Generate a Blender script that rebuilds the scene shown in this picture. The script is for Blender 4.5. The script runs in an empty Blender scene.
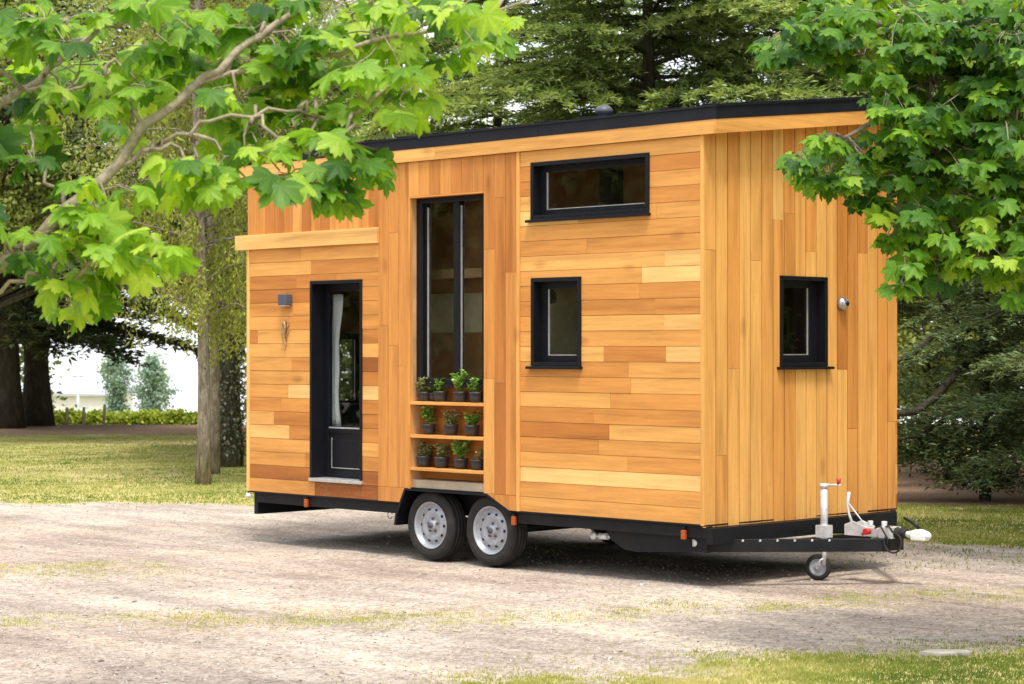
import bpy, bmesh, math, random
import numpy as np
from mathutils import Vector, noise
PI = math.pi
scene = bpy.context.scene
COL = scene.collection

# ------------------------------------------------------------------ camera frame
CAM = (10.3172, -12.3154, 1.7878)
YAW = math.radians(-45.118); PITCH = math.radians(0.2365); FPX = 2127.4
FW = np.array([math.sin(YAW), math.cos(YAW), 0.0]); RT = np.array([math.cos(YAW), -math.sin(YAW), 0.0])
HOR = 350.8

def ad(a, d, z=0.0):
    """ground frame: a metres to the side, d metres ahead of where the photographer stands"""
    p = np.array(CAM) + RT * a + FW * d
    return np.array([p[0], p[1], z])

def at(px, d, z=0.0):
    return ad((px - 512) / FPX * d, d, z)

def at3(px, py, d):
    return ad((px - 512) / FPX * d, d, CAM[2] + (HOR - py) / FPX * d)

# ------------------------------------------------------------------ materials
def new_mat(name):
    m = bpy.data.materials.new(name); m.use_nodes = True
    nt = m.node_tree
    for n in list(nt.nodes): nt.nodes.remove(n)
    out = nt.nodes.new('ShaderNodeOutputMaterial')
    return m, nt, out

def N(nt, t, **kw):
    n = nt.nodes.new(t)
    for k, v in kw.items():
        if k.startswith('i_'):
            key = k[2:]
            key = int(key) if key.isdigit() else key.replace('_', ' ')
            n.inputs[key].default_value = v
        else: setattr(n, k, v)
    return n

def L(nt, a, b): nt.links.new(a, b)

def ramp(nt, fac, stops):
    r = N(nt, 'ShaderNodeValToRGB')
    el = r.color_ramp.elements
    while len(el) < len(stops): el.new(0.5)
    for e, (p, c) in zip(el, stops):
        e.position = p; e.color = (*c, 1)
    L(nt, fac, r.inputs['Fac'])
    return r.outputs['Color']

def mix(nt, fac, a, b, mode='MIX'):
    m = N(nt, 'ShaderNodeMix', data_type='RGBA', blend_type=mode)
    if isinstance(fac, (int, float)): m.inputs[0].default_value = fac
    else: L(nt, fac, m.inputs[0])
    for s, v in ((6, a), (7, b)):
        if isinstance(v, tuple): m.inputs[s].default_value = (*v, 1)
        else: L(nt, v, m.inputs[s])
    return m.outputs[2]

def math_(nt, op, a, b=None, clamp=False):
    m = N(nt, 'ShaderNodeMath', operation=op, use_clamp=clamp)
    for i, v in enumerate((a, b)):
        if v is None: continue
        if isinstance(v, (int, float)): m.inputs[i].default_value = v
        else: L(nt, v, m.inputs[i])
    return m.outputs[0]

def bsdf(nt, out, color, rough=0.6, metal=0.0, spec=0.5, bump=None, bstr=0.3, bdist=0.01, coat=0.0):
    b = N(nt, 'ShaderNodeBsdfPrincipled')
    if isinstance(color, tuple): b.inputs['Base Color'].default_value = (*color, 1)
    else: L(nt, color, b.inputs['Base Color'])
    if isinstance(rough, (int, float)): b.inputs['Roughness'].default_value = rough
    else: L(nt, rough, b.inputs['Roughness'])
    b.inputs['Metallic'].default_value = metal
    b.inputs['Specular IOR Level'].default_value = spec
    b.inputs['Coat Weight'].default_value = coat
    if bump is not None:
        bn = N(nt, 'ShaderNodeBump'); bn.inputs['Strength'].default_value = bstr; bn.inputs['Distance'].default_value = bdist
        L(nt, bump, bn.inputs['Height']); L(nt, bn.outputs[0], b.inputs['Normal'])
    if out is not None: L(nt, b.outputs[0], out.inputs['Surface'])
    return b

def noise_n(nt, vec, scale, detail=4, rough=0.55, dist=0.0):
    n = N(nt, 'ShaderNodeTexNoise'); n.inputs['Scale'].default_value = scale
    n.inputs['Detail'].default_value = detail; n.inputs['Roughness'].default_value = rough
    n.inputs['Distortion'].default_value = dist
    if vec is not None: L(nt, vec, n.inputs['Vector'])
    return n.outputs['Fac']

def simple(name, color, rough=0.5, metal=0.0, spec=0.5, var=0.12, scale=14, bstr=0.15, bdist=0.004, dirt=None):
    m, nt, out = new_mat(name)
    co = N(nt, 'ShaderNodeTexCoord').outputs['Object']
    f = noise_n(nt, co, scale, 5, 0.6)
    lo = tuple(max(0, c * (1 - var)) for c in color); hi = tuple(min(1, c * (1 + var)) for c in color)
    c = ramp(nt, f, [(0.3, lo), (0.7, hi)])
    if dirt:
        f2 = noise_n(nt, co, 3.1, 6, 0.7)
        g = ramp(nt, f2, [(0.5, (0, 0, 0)), (0.75, (1, 1, 1))])
        gm = N(nt, 'ShaderNodeRGBToBW'); L(nt, g, gm.inputs[0])
        c = mix(nt, math_(nt, 'MULTIPLY', gm.outputs[0], 0.6), c, dirt)
    r = N(nt, 'ShaderNodeMapRange'); L(nt, f, r.inputs[0]); r.inputs[3].default_value = max(0.05, rough - 0.1); r.inputs[4].default_value = min(1, rough + 0.1)
    bsdf(nt, out, c, r.outputs[0], metal, spec, f, bstr, bdist)
    return m

def wood(name, axis, stops, rough=0.55):
    """boards: per-board tone attribute, grain running along the board (0=x 1=y 2=z)"""
    m, nt, out = new_mat(name)
    co = N(nt, 'ShaderNodeTexCoord').outputs['Object']
    tone = N(nt, 'ShaderNodeAttribute', attribute_name='tone').outputs['Fac']
    sc = [9.0, 9.0, 9.0]; sc[axis] = 0.55
    mp = N(nt, 'ShaderNodeMapping'); mp.inputs['Scale'].default_value = sc
    L(nt, co, mp.inputs['Vector'])
    cx = N(nt, 'ShaderNodeCombineXYZ')
    off = math_(nt, 'MULTIPLY', tone, 137.0)
    for i in range(3): L(nt, off, cx.inputs[i])
    ad_ = N(nt, 'ShaderNodeVectorMath', operation='ADD'); L(nt, mp.outputs[0], ad_.inputs[0]); L(nt, cx.outputs[0], ad_.inputs[1])
    v = ad_.outputs[0]
    n1 = noise_n(nt, v, 1.0, 6, 0.62, 0.6)
    n2 = noise_n(nt, v, 4.5, 5, 0.7, 0.2)
    base = ramp(nt, tone, stops)
    g = ramp(nt, n1, [(0.28, (0.62, 0.56, 0.50)), (0.5, (1, 1, 1)), (0.72, (1.18, 1.2, 1.22))])
    c = mix(nt, 0.8, base, g, 'MULTIPLY')
    g2 = ramp(nt, n2, [(0.3, (0.78, 0.72, 0.66)), (0.6, (1.05, 1.05, 1.05))])
    c = mix(nt, 0.6, c, g2, 'MULTIPLY')
    # knots
    vo = N(nt, 'ShaderNodeTexVoronoi'); vo.inputs['Scale'].default_value = 0.55
    mp2 = N(nt, 'ShaderNodeMapping'); s2 = [5.0, 5.0, 5.0]; s2[axis] = 2.4; mp2.inputs['Scale'].default_value = s2
    L(nt, co, mp2.inputs['Vector']); L(nt, mp2.outputs[0], vo.inputs['Vector'])
    k = ramp(nt, vo.outputs['Distance'], [(0.0, (0.42, 0.34, 0.28)), (0.07, (0.7, 0.62, 0.56)), (0.13, (1, 1, 1))])
    c = mix(nt, 0.55, c, k, 'MULTIPLY')
    # weathering, soft and large
    n3 = noise_n(nt, co, 1.3, 4, 0.6)
    w = ramp(nt, n3, [(0.3, (0.93, 0.90, 0.88)), (0.7, (1.04, 1.04, 1.03))])
    c = mix(nt, 0.7, c, w, 'MULTIPLY')
    sp = N(nt, 'ShaderNodeSeparateXYZ'); L(nt, co, sp.inputs[0])
    lowz = N(nt, 'ShaderNodeMapRange'); L(nt, sp.outputs[2], lowz.inputs[0]); lowz.inputs[1].default_value = 1.0; lowz.inputs[2].default_value = 0.45; lowz.inputs[3].default_value = 0.0; lowz.inputs[4].default_value = 1.0
    spl = ramp(nt, noise_n(nt, co, 22, 6, 0.75), [(0.52, (0, 0, 0)), (0.66, (1, 1, 1))]); sb = N(nt, 'ShaderNodeRGBToBW'); L(nt, spl, sb.inputs[0])
    c = mix(nt, math_(nt, 'MULTIPLY', math_(nt, 'MULTIPLY', lowz.outputs[0], sb.outputs[0]), 0.35), c, (0.36, 0.26, 0.18))
    r = N(nt, 'ShaderNodeMapRange'); L(nt, n1, r.inputs[0]); r.inputs[3].default_value = rough - .08; r.inputs[4].default_value = rough + .15
    bsdf(nt, out, c, r.outputs[0], 0, 0.35, n2, 0.25, 0.004)
    return m

def foliage(name, stops, trans=0.35, rough=0.5, spec=0.4, tcol=(1.25, 1.15, 0.5), veins=False):
    m, nt, out = new_mat(name)
    co = N(nt, 'ShaderNodeTexCoord').outputs['Object']
    tone = N(nt, 'ShaderNodeAttribute', attribute_name='tone').outputs['Fac']
    n = noise_n(nt, co, 2.2, 3)
    t = math_(nt, 'ADD', tone, math_(nt, 'MULTIPLY', math_(nt, 'SUBTRACT', n, 0.5), 0.5), True)
    c = ramp(nt, t, stops)
    if veins:
        n2 = noise_n(nt, co, 60, 3)
        c = mix(nt, 0.5, c, ramp(nt, n2, [(0.3, (0.82, 0.86, 0.8)), (0.7, (1.12, 1.1, 1.05))]), 'MULTIPLY')
    b = bsdf(nt, None, c, rough, 0, spec)
    tr = N(nt, 'ShaderNodeBsdfTranslucent'); L(nt, mix(nt, 1.0, c, tcol, 'MULTIPLY'), tr.inputs['Color'])
    ms = N(nt, 'ShaderNodeMixShader'); ms.inputs[0].default_value = trans
    L(nt, b.outputs[0], ms.inputs[1]); L(nt, tr.outputs[0], ms.inputs[2]); L(nt, ms.outputs[0], out.inputs['Surface'])
    return m

WST = [(0.0, (0.30, 0.095, 0.020)), (0.28, (0.49, 0.185, 0.038)), (0.58, (0.64, 0.285, 0.066)), (0.85, (0.76, 0.41, 0.115)), (1.0, (0.84, 0.53, 0.19))]
M = {}
M['wood_h'] = wood('cedar_boards_lengthwise', 0, WST)
M['wood_y'] = wood('cedar_boards_across', 1, WST)
M['wood_v'] = wood('cedar_boards_upright', 2, WST)
M['black'] = simple('black_powder_coat', (0.007, 0.0075, 0.011), 0.42, 0.0, 0.25, 0.2, 30)
M['roofblack'] = simple('dark_roof_metal', (0.010, 0.011, 0.017), 0.5, 0.0, 0.25, 0.2, 6, 0.1)
M['chassis'] = simple('chassis_paint', (0.008, 0.009, 0.012), 0.5, 0, 0.25, 0.25, 9, 0.2, dirt=(0.022, 0.020, 0.018))
M['galv'] = simple('galvanised_steel', (0.66, 0.67, 0.69), 0.42, 0.3, 0.5, 0.18, 24)
M['rim'] = simple('silver_rim_paint', (0.36, 0.38, 0.42), 0.4, 0.25, 0.5, 0.1, 30, dirt=(0.34, 0.32, 0.30))
M['rubber'] = simple('tyre_rubber', (0.022, 0.021, 0.020), 0.8, 0, 0.3, 0.25, 20, 0.5, dirt=(0.085, 0.075, 0.062))
M['white'] = simple('white_coupling', (0.78, 0.78, 0.76), 0.45, 0, 0.5, 0.06, 20)
M['alu'] = simple('aluminium', (0.62, 0.62, 0.62), 0.35, 0.6, 0.5, 0.1, 20)
M['red'] = simple('red_plastic', (0.55, 0.03, 0.025), 0.4)
M['orange'] = simple('orange_reflector', (0.40, 0.075, 0.012), 0.3, 0, 0.5, 0.15, 60)
M['brass'] = simple('worn_brass', (0.42, 0.27, 0.13), 0.4, 0.6, 0.5, 0.35, 30)
M['lampgrey'] = simple('grey_lamp_metal', (0.075, 0.08, 0.11), 0.5, 0.0)
M['pot'] = simple('charcoal_pot', (0.028, 0.028, 0.036), 0.55, 0, 0.5, 0.3, 30)
M['soil'] = simple('potting_soil', (0.05, 0.032, 0.02), 0.95, 0, 0.2, 0.4, 60)
M['inside'] = simple('interior_panelling', (0.52, 0.31, 0.16), 0.6, 0, 0.4, 0.3, 2.5)
M['insidedark'] = simple('interior_dark', (0.05, 0.04, 0.035), 0.6)
M['greenpanel'] = simple('dark_green_cupboard', (0.02, 0.055, 0.05), 0.5)
M['cream'] = simple('cream_interior', (0.66, 0.56, 0.38), 0.7)
M['curtain'] = simple('curtain_cloth', (0.85, 0.85, 0.90), 0.9, 0, 0.2, 0.06, 40)
M['greywood'] = simple('grey_sill_board', (0.36, 0.29, 0.21), 0.7, 0, 0.3, 0.2, 8)
M['concrete'] = simple('white_render', (0.75, 0.74, 0.72), 0.9, 0, 0.2, 0.05, 3)
M['slate'] = simple('roof_sheet', (0.42, 0.45, 0.50), 0.8, 0, 0.2, 0.1, 3)
M['post'] = simple('weathered_post', (0.10, 0.085, 0.07), 0.9, 0, 0.2, 0.3, 8)
M['stone'] = simple('pale_flat_stone', (0.50, 0.45, 0.38), 0.9, 0, 0.2, 0.25, 12, 0.5)
M['twig'] = simple('maple_bark', (0.30, 0.25, 0.18), 0.9, 0, 0.2, 0.35, 40, 0.6, 0.006, dirt=(0.20, 0.22, 0.12))
M['clothred'] = simple('red_cloth', (0.30, 0.05, 0.04), 0.8)

def bark(name, a, b, c, sc=5):
    m, nt, out = new_mat(name)
    co = N(nt, 'ShaderNodeTexCoord').outputs['Object']
    mp = N(nt, 'ShaderNodeMapping'); mp.inputs['Scale'].default_value = (sc, sc, sc * 0.3); L(nt, co, mp.inputs['Vector'])
    f = noise_n(nt, mp.outputs[0], 2.0, 8, 0.7, 0.8)
    col = ramp(nt, f, [(0.3, a), (0.5, b), (0.68, c)])
    f2 = noise_n(nt, co, 2.4, 5, 0.65)
    col = mix(nt, math_(nt, 'MULTIPLY', f2, 0.5), col, (0.06, 0.07, 0.03))
    bsdf(nt, out, col, 0.9, 0, 0.2, f, 1.0, 0.04)
    return m
M['bark_dark'] = bark('conifer_bark', (0.018, 0.013, 0.010), (0.05, 0.038, 0.03), (0.11, 0.09, 0.075))
M['bark_pale'] = bark('pale_slim_bark', (0.12, 0.09, 0.07), (0.34, 0.28, 0.23), (0.62, 0.55, 0.47), 9)
M['bark_ivy'] = bark('ivy_trunk_bark', (0.03, 0.025, 0.018), (0.09, 0.075, 0.055), (0.26, 0.23, 0.19), 7)

M['maple'] = foliage('maple_leaf', [(0.0, (0.035, 0.105, 0.016)), (0.35, (0.11, 0.25, 0.020)), (0.65, (0.25, 0.43, 0.040)), (1.0, (0.46, 0.62, 0.09))], 0.5, 0.48, 0.28, (1.25, 1.3, 0.35), True)
M['maple2'] = foliage('maple_leaf_deep', [(0.0, (0.022, 0.075, 0.014)), (0.4, (0.070, 0.185, 0.018)), (0.75, (0.16, 0.33, 0.026)), (1.0, (0.36, 0.52, 0.05))], 0.42, 0.5, 0.25, (1.3, 1.2, 0.4), True)
M['cedar'] = foliage('cedar_needles', [(0.0, (0.045, 0.085, 0.035)), (0.4, (0.155, 0.24, 0.085)), (1.0, (0.44, 0.54, 0.22))], 0.34, 0.7, 0.15)
M['cedar_blue'] = foliage('cedar_needles_blue', [(0.0, (0.038, 0.070, 0.040)), (0.5, (0.12, 0.175, 0.085)), (1.0, (0.32, 0.41, 0.20))], 0.30, 0.7, 0.15)
M['conifer'] = foliage('dark_conifer_needles', [(0.0, (0.018, 0.036, 0.02)), (0.5, (0.048, 0.075, 0.034)), (1.0, (0.12, 0.15, 0.06))], 0.15, 0.7, 0.15)
M['willow'] = foliage('hanging_leaves', [(0.0, (0.11, 0.15, 0.03)), (0.5, (0.30, 0.36, 0.07)), (1.0, (0.56, 0.60, 0.14))], 0.5, 0.55, 0.3)
M['light'] = foliage('light_broad_leaves', [(0.0, (0.10, 0.15, 0.04)), (0.5, (0.27, 0.34, 0.09)), (1.0, (0.52, 0.56, 0.20))], 0.40, 0.55, 0.3)
M['grey'] = foliage('grey_green_leaves', [(0.0, (0.12, 0.17, 0.07)), (0.5, (0.28, 0.35, 0.15)), (1.0, (0.54, 0.60, 0.32))], 0.4, 0.6, 0.3)
M['wood_far'] = foliage('far_wood_leaves', [(0.0, (0.10, 0.15, 0.06)), (0.5, (0.24, 0.31, 0.12)), (1.0, (0.46, 0.53, 0.24))], 0.3, 0.6, 0.2)
M['poplar'] = foliage('poplar_leaves', [(0.0, (0.16, 0.26, 0.21)), (0.5, (0.24, 0.36, 0.29)), (1.0, (0.36, 0.48, 0.40))], 0.3, 0.6, 0.2)
M['vine'] = foliage('vine_leaves', [(0.0, (0.18, 0.26, 0.04)), (0.5, (0.36, 0.46, 0.07)), (1.0, (0.60, 0.66, 0.14))], 0.4, 0.6, 0.3)
M['ivy'] = foliage('ivy_leaves', [(0.0, (0.04, 0.055, 0.03)), (0.5, (0.11, 0.13, 0.07)), (1.0, (0.38, 0.38, 0.30))], 0.15, 0.45, 0.4)
M['herb'] = foliage('herb_leaves', [(0.0, (0.06, 0.16, 0.03)), (0.5, (0.20, 0.38, 0.06)), (1.0, (0.50, 0.62, 0.18))], 0.3, 0.5, 0.4)
M['herb2'] = foliage('variegated_leaves', [(0.0, (0.10, 0.16, 0.06)), (0.5, (0.30, 0.28, 0.14)), (1.0, (0.55, 0.55, 0.32))], 0.3, 0.5, 0.4)
M['grass'] = foliage('grass_blades', [(0.0, (0.11, 0.17, 0.03)), (0.4, (0.24, 0.30, 0.055)), (0.75, (0.42, 0.42, 0.13)), (1.0, (0.60, 0.54, 0.27))], 0.3, 0.6, 0.2)

def glass_mat(name, tint, base_refl=0.0):
    m, nt, out = new_mat(name)
    tr = N(nt, 'ShaderNodeBsdfTransparent'); tr.inputs[0].default_value = (*tint, 1)
    gl = N(nt, 'ShaderNodeBsdfGlossy'); gl.inputs['Roughness'].default_value = 0.015; gl.inputs[0].default_value = (0.95, 0.97, 1, 1)
    fr = N(nt, 'ShaderNodeLayerWeight'); fr.inputs[0].default_value = 0.5
    f = math_(nt, 'ADD', math_(nt, 'MULTIPLY', math_(nt, 'POWER', fr.outputs['Facing'], 5.0), 0.95), 0.035 + base_refl, True)
    ms = N(nt, 'ShaderNodeMixShader'); L(nt, f, ms.inputs[0]); L(nt, tr.outputs[0], ms.inputs[1]); L(nt, gl.outputs[0], ms.inputs[2])
    L(nt, ms.outputs[0], out.inputs['Surface'])
    return m
M['glass'] = glass_mat('window_glass', (0.80, 0.82, 0.80))

def ground_mat():
    m, nt, out = new_mat('ground_grass_and_gravel')
    co = N(nt, 'ShaderNodeTexCoord').outputs['Object']
    g0 = N(nt, 'ShaderNodeAttribute', attribute_name='grass').outputs['Fac']
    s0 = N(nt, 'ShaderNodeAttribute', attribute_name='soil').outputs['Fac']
    fine = noise_n(nt, co, 5.0, 8, 0.78)
    fine2 = noise_n(nt, co, 38.0, 4, 0.7)
    g = math_(nt, 'ADD', g0, math_(nt, 'MULTIPLY', math_(nt, 'SUBTRACT', fine, 0.5), 1.5))
    gm = N(nt, 'ShaderNodeMapRange'); L(nt, g, gm.inputs[0]); gm.inputs[1].default_value = 0.35; gm.inputs[2].default_value = 0.65
    # gravel: crushed stone, beige-pink, voronoi cells coloured at random
    vo = N(nt, 'ShaderNodeTexVoronoi'); vo.inputs['Scale'].default_value = 55; L(nt, co, vo.inputs['Vector'])
    vb = N(nt, 'ShaderNodeRGBToBW'); L(nt, vo.outputs['Color'], vb.inputs[0])
    vo2 = N(nt, 'ShaderNodeTexVoronoi'); vo2.inputs['Scale'].default_value = 24; L(nt, co, vo2.inputs['Vector'])
    vb2 = N(nt, 'ShaderNodeRGBToBW'); L(nt, vo2.outputs['Color'], vb2.inputs[0])
    cell = math_(nt, 'ADD', math_(nt, 'MULTIPLY', vb.outputs[0], 0.6), math_(nt, 'MULTIPLY', vb2.outputs[0], 0.4))
    gc = ramp(nt, cell, [(0.2, (0.255, 0.222, 0.195)), (0.5, (0.41, 0.367, 0.328)), (0.78, (0.55, 0.504, 0.458))])
    big = noise_n(nt, co, 0.55, 5, 0.6)
    gc = mix(nt, 0.8, gc, ramp(nt, big, [(0.32, (0.74, 0.68, 0.62)), (0.5, (0.98, 0.95, 0.92)), (0.66, (1.2, 1.16, 1.08))]), 'MULTIPLY')
    pk = noise_n(nt, co, 0.22, 3, 0.5)
    gc = mix(nt, 0.8, gc, ramp(nt, pk, [(0.38, (0.86, 0.80, 0.78)), (0.56, (1.04, 1.03, 1.02))]), 'MULTIPLY')
    gc = mix(nt, 0.22, gc, ramp(nt, fine, [(0.3, (0.66, 0.61, 0.57)), (0.62, (1.12, 1.12, 1.12))]), 'MULTIPLY')
    rt = N(nt, 'ShaderNodeMapping'); rt.inputs['Rotation'].default_value = (0, 0, YAW - 0.12); rt.inputs['Scale'].default_value = (0.35, 1.7, 1); L(nt, co, rt.inputs['Vector'])
    trk = noise_n(nt, rt.outputs[0], 1.0, 5, 0.65)
    gc = mix(nt, 0.9, gc, ramp(nt, trk, [(0.36, (0.74, 0.71, 0.70)), (0.5, (0.98, 0.97, 0.95)), (0.62, (1.22, 1.18, 1.08))]), 'MULTIPLY')
    spk = ramp(nt, noise_n(nt, co, 17.0, 3, 0.6), [(0.27, (0.52, 0.48, 0.46)), (0.34, (1, 1, 1))])
    gc = mix(nt, 0.4, gc, spk, 'MULTIPLY')
    # lawn: dry and green patches
    ln = noise_n(nt, co, 0.35, 6, 0.65)
    ln2 = noise_n(nt, co, 3.0, 5, 0.7)
    lf = math_(nt, 'ADD', math_(nt, 'MULTIPLY', ln, 0.55), math_(nt, 'MULTIPLY', ln2, 0.45))
    lc = ramp(nt, lf, [(0.36, (0.21, 0.23, 0.06)), (0.5, (0.40, 0.365, 0.13)), (0.62, (0.58, 0.48, 0.24))])
    lc = mix(nt, 0.7, lc, ramp(nt, fine2, [(0.3, (0.62, 0.62, 0.6)), (0.7, (1.2, 1.2, 1.15))]), 'MULTIPLY')
    c = mix(nt, gm.outputs[0], gc, lc)
    # bare soil and needle litter, plus shade painted on the right grass strip
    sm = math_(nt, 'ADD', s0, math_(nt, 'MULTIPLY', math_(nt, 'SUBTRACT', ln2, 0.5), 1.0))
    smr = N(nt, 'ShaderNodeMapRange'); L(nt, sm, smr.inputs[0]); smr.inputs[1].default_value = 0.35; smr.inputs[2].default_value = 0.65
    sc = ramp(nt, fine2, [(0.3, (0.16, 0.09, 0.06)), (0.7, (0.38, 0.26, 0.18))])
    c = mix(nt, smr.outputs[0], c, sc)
    h = math_(nt, 'ADD', math_(nt, 'MULTIPLY', vo.outputs['Distance'], -0.9), math_(nt, 'MULTIPLY', fine, 1.6))
    bsdf(nt, out, c, 0.95, 0, 0.1, h, 0.25, 0.008)
    return m
M['ground'] = ground_mat()

def pebble_mat():
    m, nt, out = new_mat('loose_stones')
    t = N(nt, 'ShaderNodeAttribute', attribute_name='tone').outputs['Fac']
    c = ramp(nt, t, [(0.0, (0.16, 0.13, 0.11)), (0.4, (0.40, 0.33, 0.28)), (0.8, (0.60, 0.53, 0.47)), (1.0, (0.74, 0.70, 0.66))])
    bsdf(nt, out, c, 0.9, 0, 0.2)
    return m
M['pebble'] = pebble_mat()

# ------------------------------------------------------------------ mesh building
class MB:
    def __init__(s): s.v = []; s.f = []; s.t = []; s.m = []; s.sm = []
    def add(s, vs, fs, tone=0.5, mi=0, smooth=False):
        b = len(s.v); s.v += [tuple(map(float, v)) for v in vs]
        for f in fs:
            s.f.append([b + i for i in f]); s.t.append(tone); s.m.append(mi); s.sm.append(smooth)
    def box(s, a, b, tone=0.5, mi=0, T=None):
        x0, y0, z0 = a; x1, y1, z1 = b
        vs = [(x0, y0, z0), (x1, y0, z0), (x1, y1, z0), (x0, y1, z0), (x0, y0, z1), (x1, y0, z1), (x1, y1, z1), (x0, y1, z1)]
        if T: vs = [T(*v) for v in vs]
        s.add(vs, [(0, 3, 2, 1), (4, 5, 6, 7), (0, 1, 5, 4), (1, 2, 6, 5), (2, 3, 7, 6), (3, 0, 4, 7)], tone, mi)
    def prism(s, poly, n0, n1, T, tone=0.5, mi=0):
        """poly in (u,z), extruded n0..n1"""
        k = len(poly)
        vs = [T(u, z, n0) for u, z in poly] + [T(u, z, n1) for u, z in poly]
        s.add(vs, [list(range(k)), list(range(2 * k - 1, k - 1, -1))] + [(i, (i + 1) % k, (i + 1) % k + k, i + k) for i in range(k)], tone, mi)
    def tube(s, pts, rad, n=8, tone=0.5, mi=0, cap=True):
        pts = [np.array(p, float) for p in pts]
        if isinstance(rad, (int, float)): rad = [rad] * len(pts)
        vs = []; up = np.array([0.13, 0.21, 0.97]); prev = None
        for i, p in enumerate(pts):
            d = (pts[min(i + 1, len(pts) - 1)] - pts[max(i - 1, 0)]); d = d / (np.linalg.norm(d) + 1e-9)
            if prev is None:
                x = np.cross(d, up)
                if np.linalg.norm(x) < 0.1: x = np.cross(d, np.array([1.0, 0, 0]))
            else: x = prev - d * (prev @ d)
            x = x / (np.linalg.norm(x) + 1e-9); prev = x; y = np.cross(d, x)
            for k in range(n):
                a = 2 * PI * k / n; vs.append(p + (x * math.cos(a) + y * math.sin(a)) * rad[i])
        fs = []
        for i in range(len(pts) - 1):
            for k in range(n):
                a = i * n + k; b = i * n + (k + 1) % n; fs.append((a, b, b + n, a + n))
        b0 = len(s.v)
        s.add(vs, fs, tone, mi, True)
        if cap:
            s.f.append([b0 + k for k in range(n - 1, -1, -1)]); s.t.append(tone); s.m.append(mi); s.sm.append(False)
            e = b0 + (len(pts) - 1) * n
            s.f.append([e + k for k in range(n)]); s.t.append(tone); s.m.append(mi); s.sm.append(False)
    def lathe(s, prof, c, axis, n=32, tone=0.5, mi=0, smooth=True):
        """prof: (r, h) along the axis"""
        ax = np.array(axis, float); ax /= np.linalg.norm(ax)
        x = np.cross(ax, (0, 0, 1.0)) if abs(ax[2]) < 0.9 else np.array([1.0, 0, 0])
        x = x / np.linalg.norm(x); y = np.cross(ax, x); c = np.array(c, float)
        vs = []
        for r, h in prof:
            for k in range(n):
                a = 2 * PI * k / n; vs.append(c + ax * h + (x * math.cos(a) + y * math.sin(a)) * r)
        fs = [(i * n + k, i * n + (k + 1) % n, (i + 1) * n + (k + 1) % n, (i + 1) * n + k) for i in range(len(prof) - 1) for k in range(n)]
        s.add(vs, fs, tone, mi, smooth)
    def build(s, name, mats, parent=None, recalc=True, bevel=0):
        me = bpy.data.meshes.new(name); me.from_pydata(s.v, [], s.f)
        for m in (mats if isinstance(mats, (list, tuple)) else [mats]): me.materials.append(m)
        me.polygons.foreach_set('material_index', s.m); me.polygons.foreach_set('use_smooth', s.sm)
        at_ = me.attributes.new('tone', 'FLOAT', 'FACE'); at_.data.foreach_set('value', s.t)
        if recalc:
            bm = bmesh.new(); bm.from_mesh(me); bmesh.ops.recalc_face_normals(bm, faces=bm.faces); bm.to_mesh(me); bm.free()
        me.update()
        o = bpy.data.objects.new(name, me); COL.objects.link(o)
        if parent: o.parent = parent
        if bevel:
            b = o.modifiers.new('bevel', 'BEVEL'); b.width = bevel; b.segments = 2; b.limit_method = 'ANGLE'; b.angle_limit = math.radians(50)
        return o

def build_each(mb, name, mat, parent=None, bevel=0):
    """one object per connected piece"""
    par = list(range(len(mb.v)))
    def root(i):
        while par[i] != i: par[i] = par[par[i]]; i = par[i]
        return i
    for f in mb.f:
        a = root(f[0])
        for i in f[1:]: par[root(i)] = a
    groups = {}
    for k, f in enumerate(mb.f): groups.setdefault(root(f[0]), []).append(k)
    out = []
    for ks in groups.values():
        m2 = MB(); idx = {}
        for k in ks:
            for i in mb.f[k]:
                if i not in idx: idx[i] = len(m2.v); m2.v.append(mb.v[i])
            m2.f.append([idx[i] for i in mb.f[k]]); m2.t.append(mb.t[k]); m2.m.append(mb.m[k]); m2.sm.append(mb.sm[k])
        out.append(m2.build(name, mat, parent, bevel=bevel))
    return out

def np_mesh(name, V, F, tone, mat, parent=None, smooth=False):
    """V (n,3), F (m,k) int array, tone (m,)"""
    me = bpy.data.meshes.new(name)
    m, k = F.shape
    me.vertices.add(len(V)); me.vertices.foreach_set('co', np.ascontiguousarray(V, dtype=np.float32).ravel())
    me.loops.add(m * k); me.loops.foreach_set('vertex_index', np.ascontiguousarray(F, dtype=np.int32).ravel())
    me.polygons.add(m); me.polygons.foreach_set('loop_start', np.arange(0, m * k, k, dtype=np.int32))
    try: me.polygons.foreach_set('loop_total', np.full(m, k, dtype=np.int32))
    except Exception: pass
    me.update(calc_edges=True)
    a = me.attributes.new('tone', 'FLOAT', 'FACE'); a.data.foreach_set('value', np.ascontiguousarray(tone, dtype=np.float32))
    if smooth: me.polygons.foreach_set('use_smooth', np.ones(m, dtype=bool))
    me.materials.append(mat)
    o = bpy.data.objects.new(name, me); COL.objects.link(o)
    if parent: o.parent = parent
    return o

def empty(name, loc=(0, 0, 0), rz=0.0):
    o = bpy.data.objects.new(name, None); COL.objects.link(o); o.location = loc; o.rotation_euler = (0, 0, rz)
    o.empty_display_size = 0.2
    return o

def tag(o, label=None, cat=None, group=None, kind=None):
    if label: o['label'] = label
    if cat: o['category'] = cat
    if group: o['group'] = group
    if kind: o['kind'] = kind
    return o

def unit(v): return v / (np.linalg.norm(v, axis=-1, keepdims=True) + 1e-9)

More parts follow.
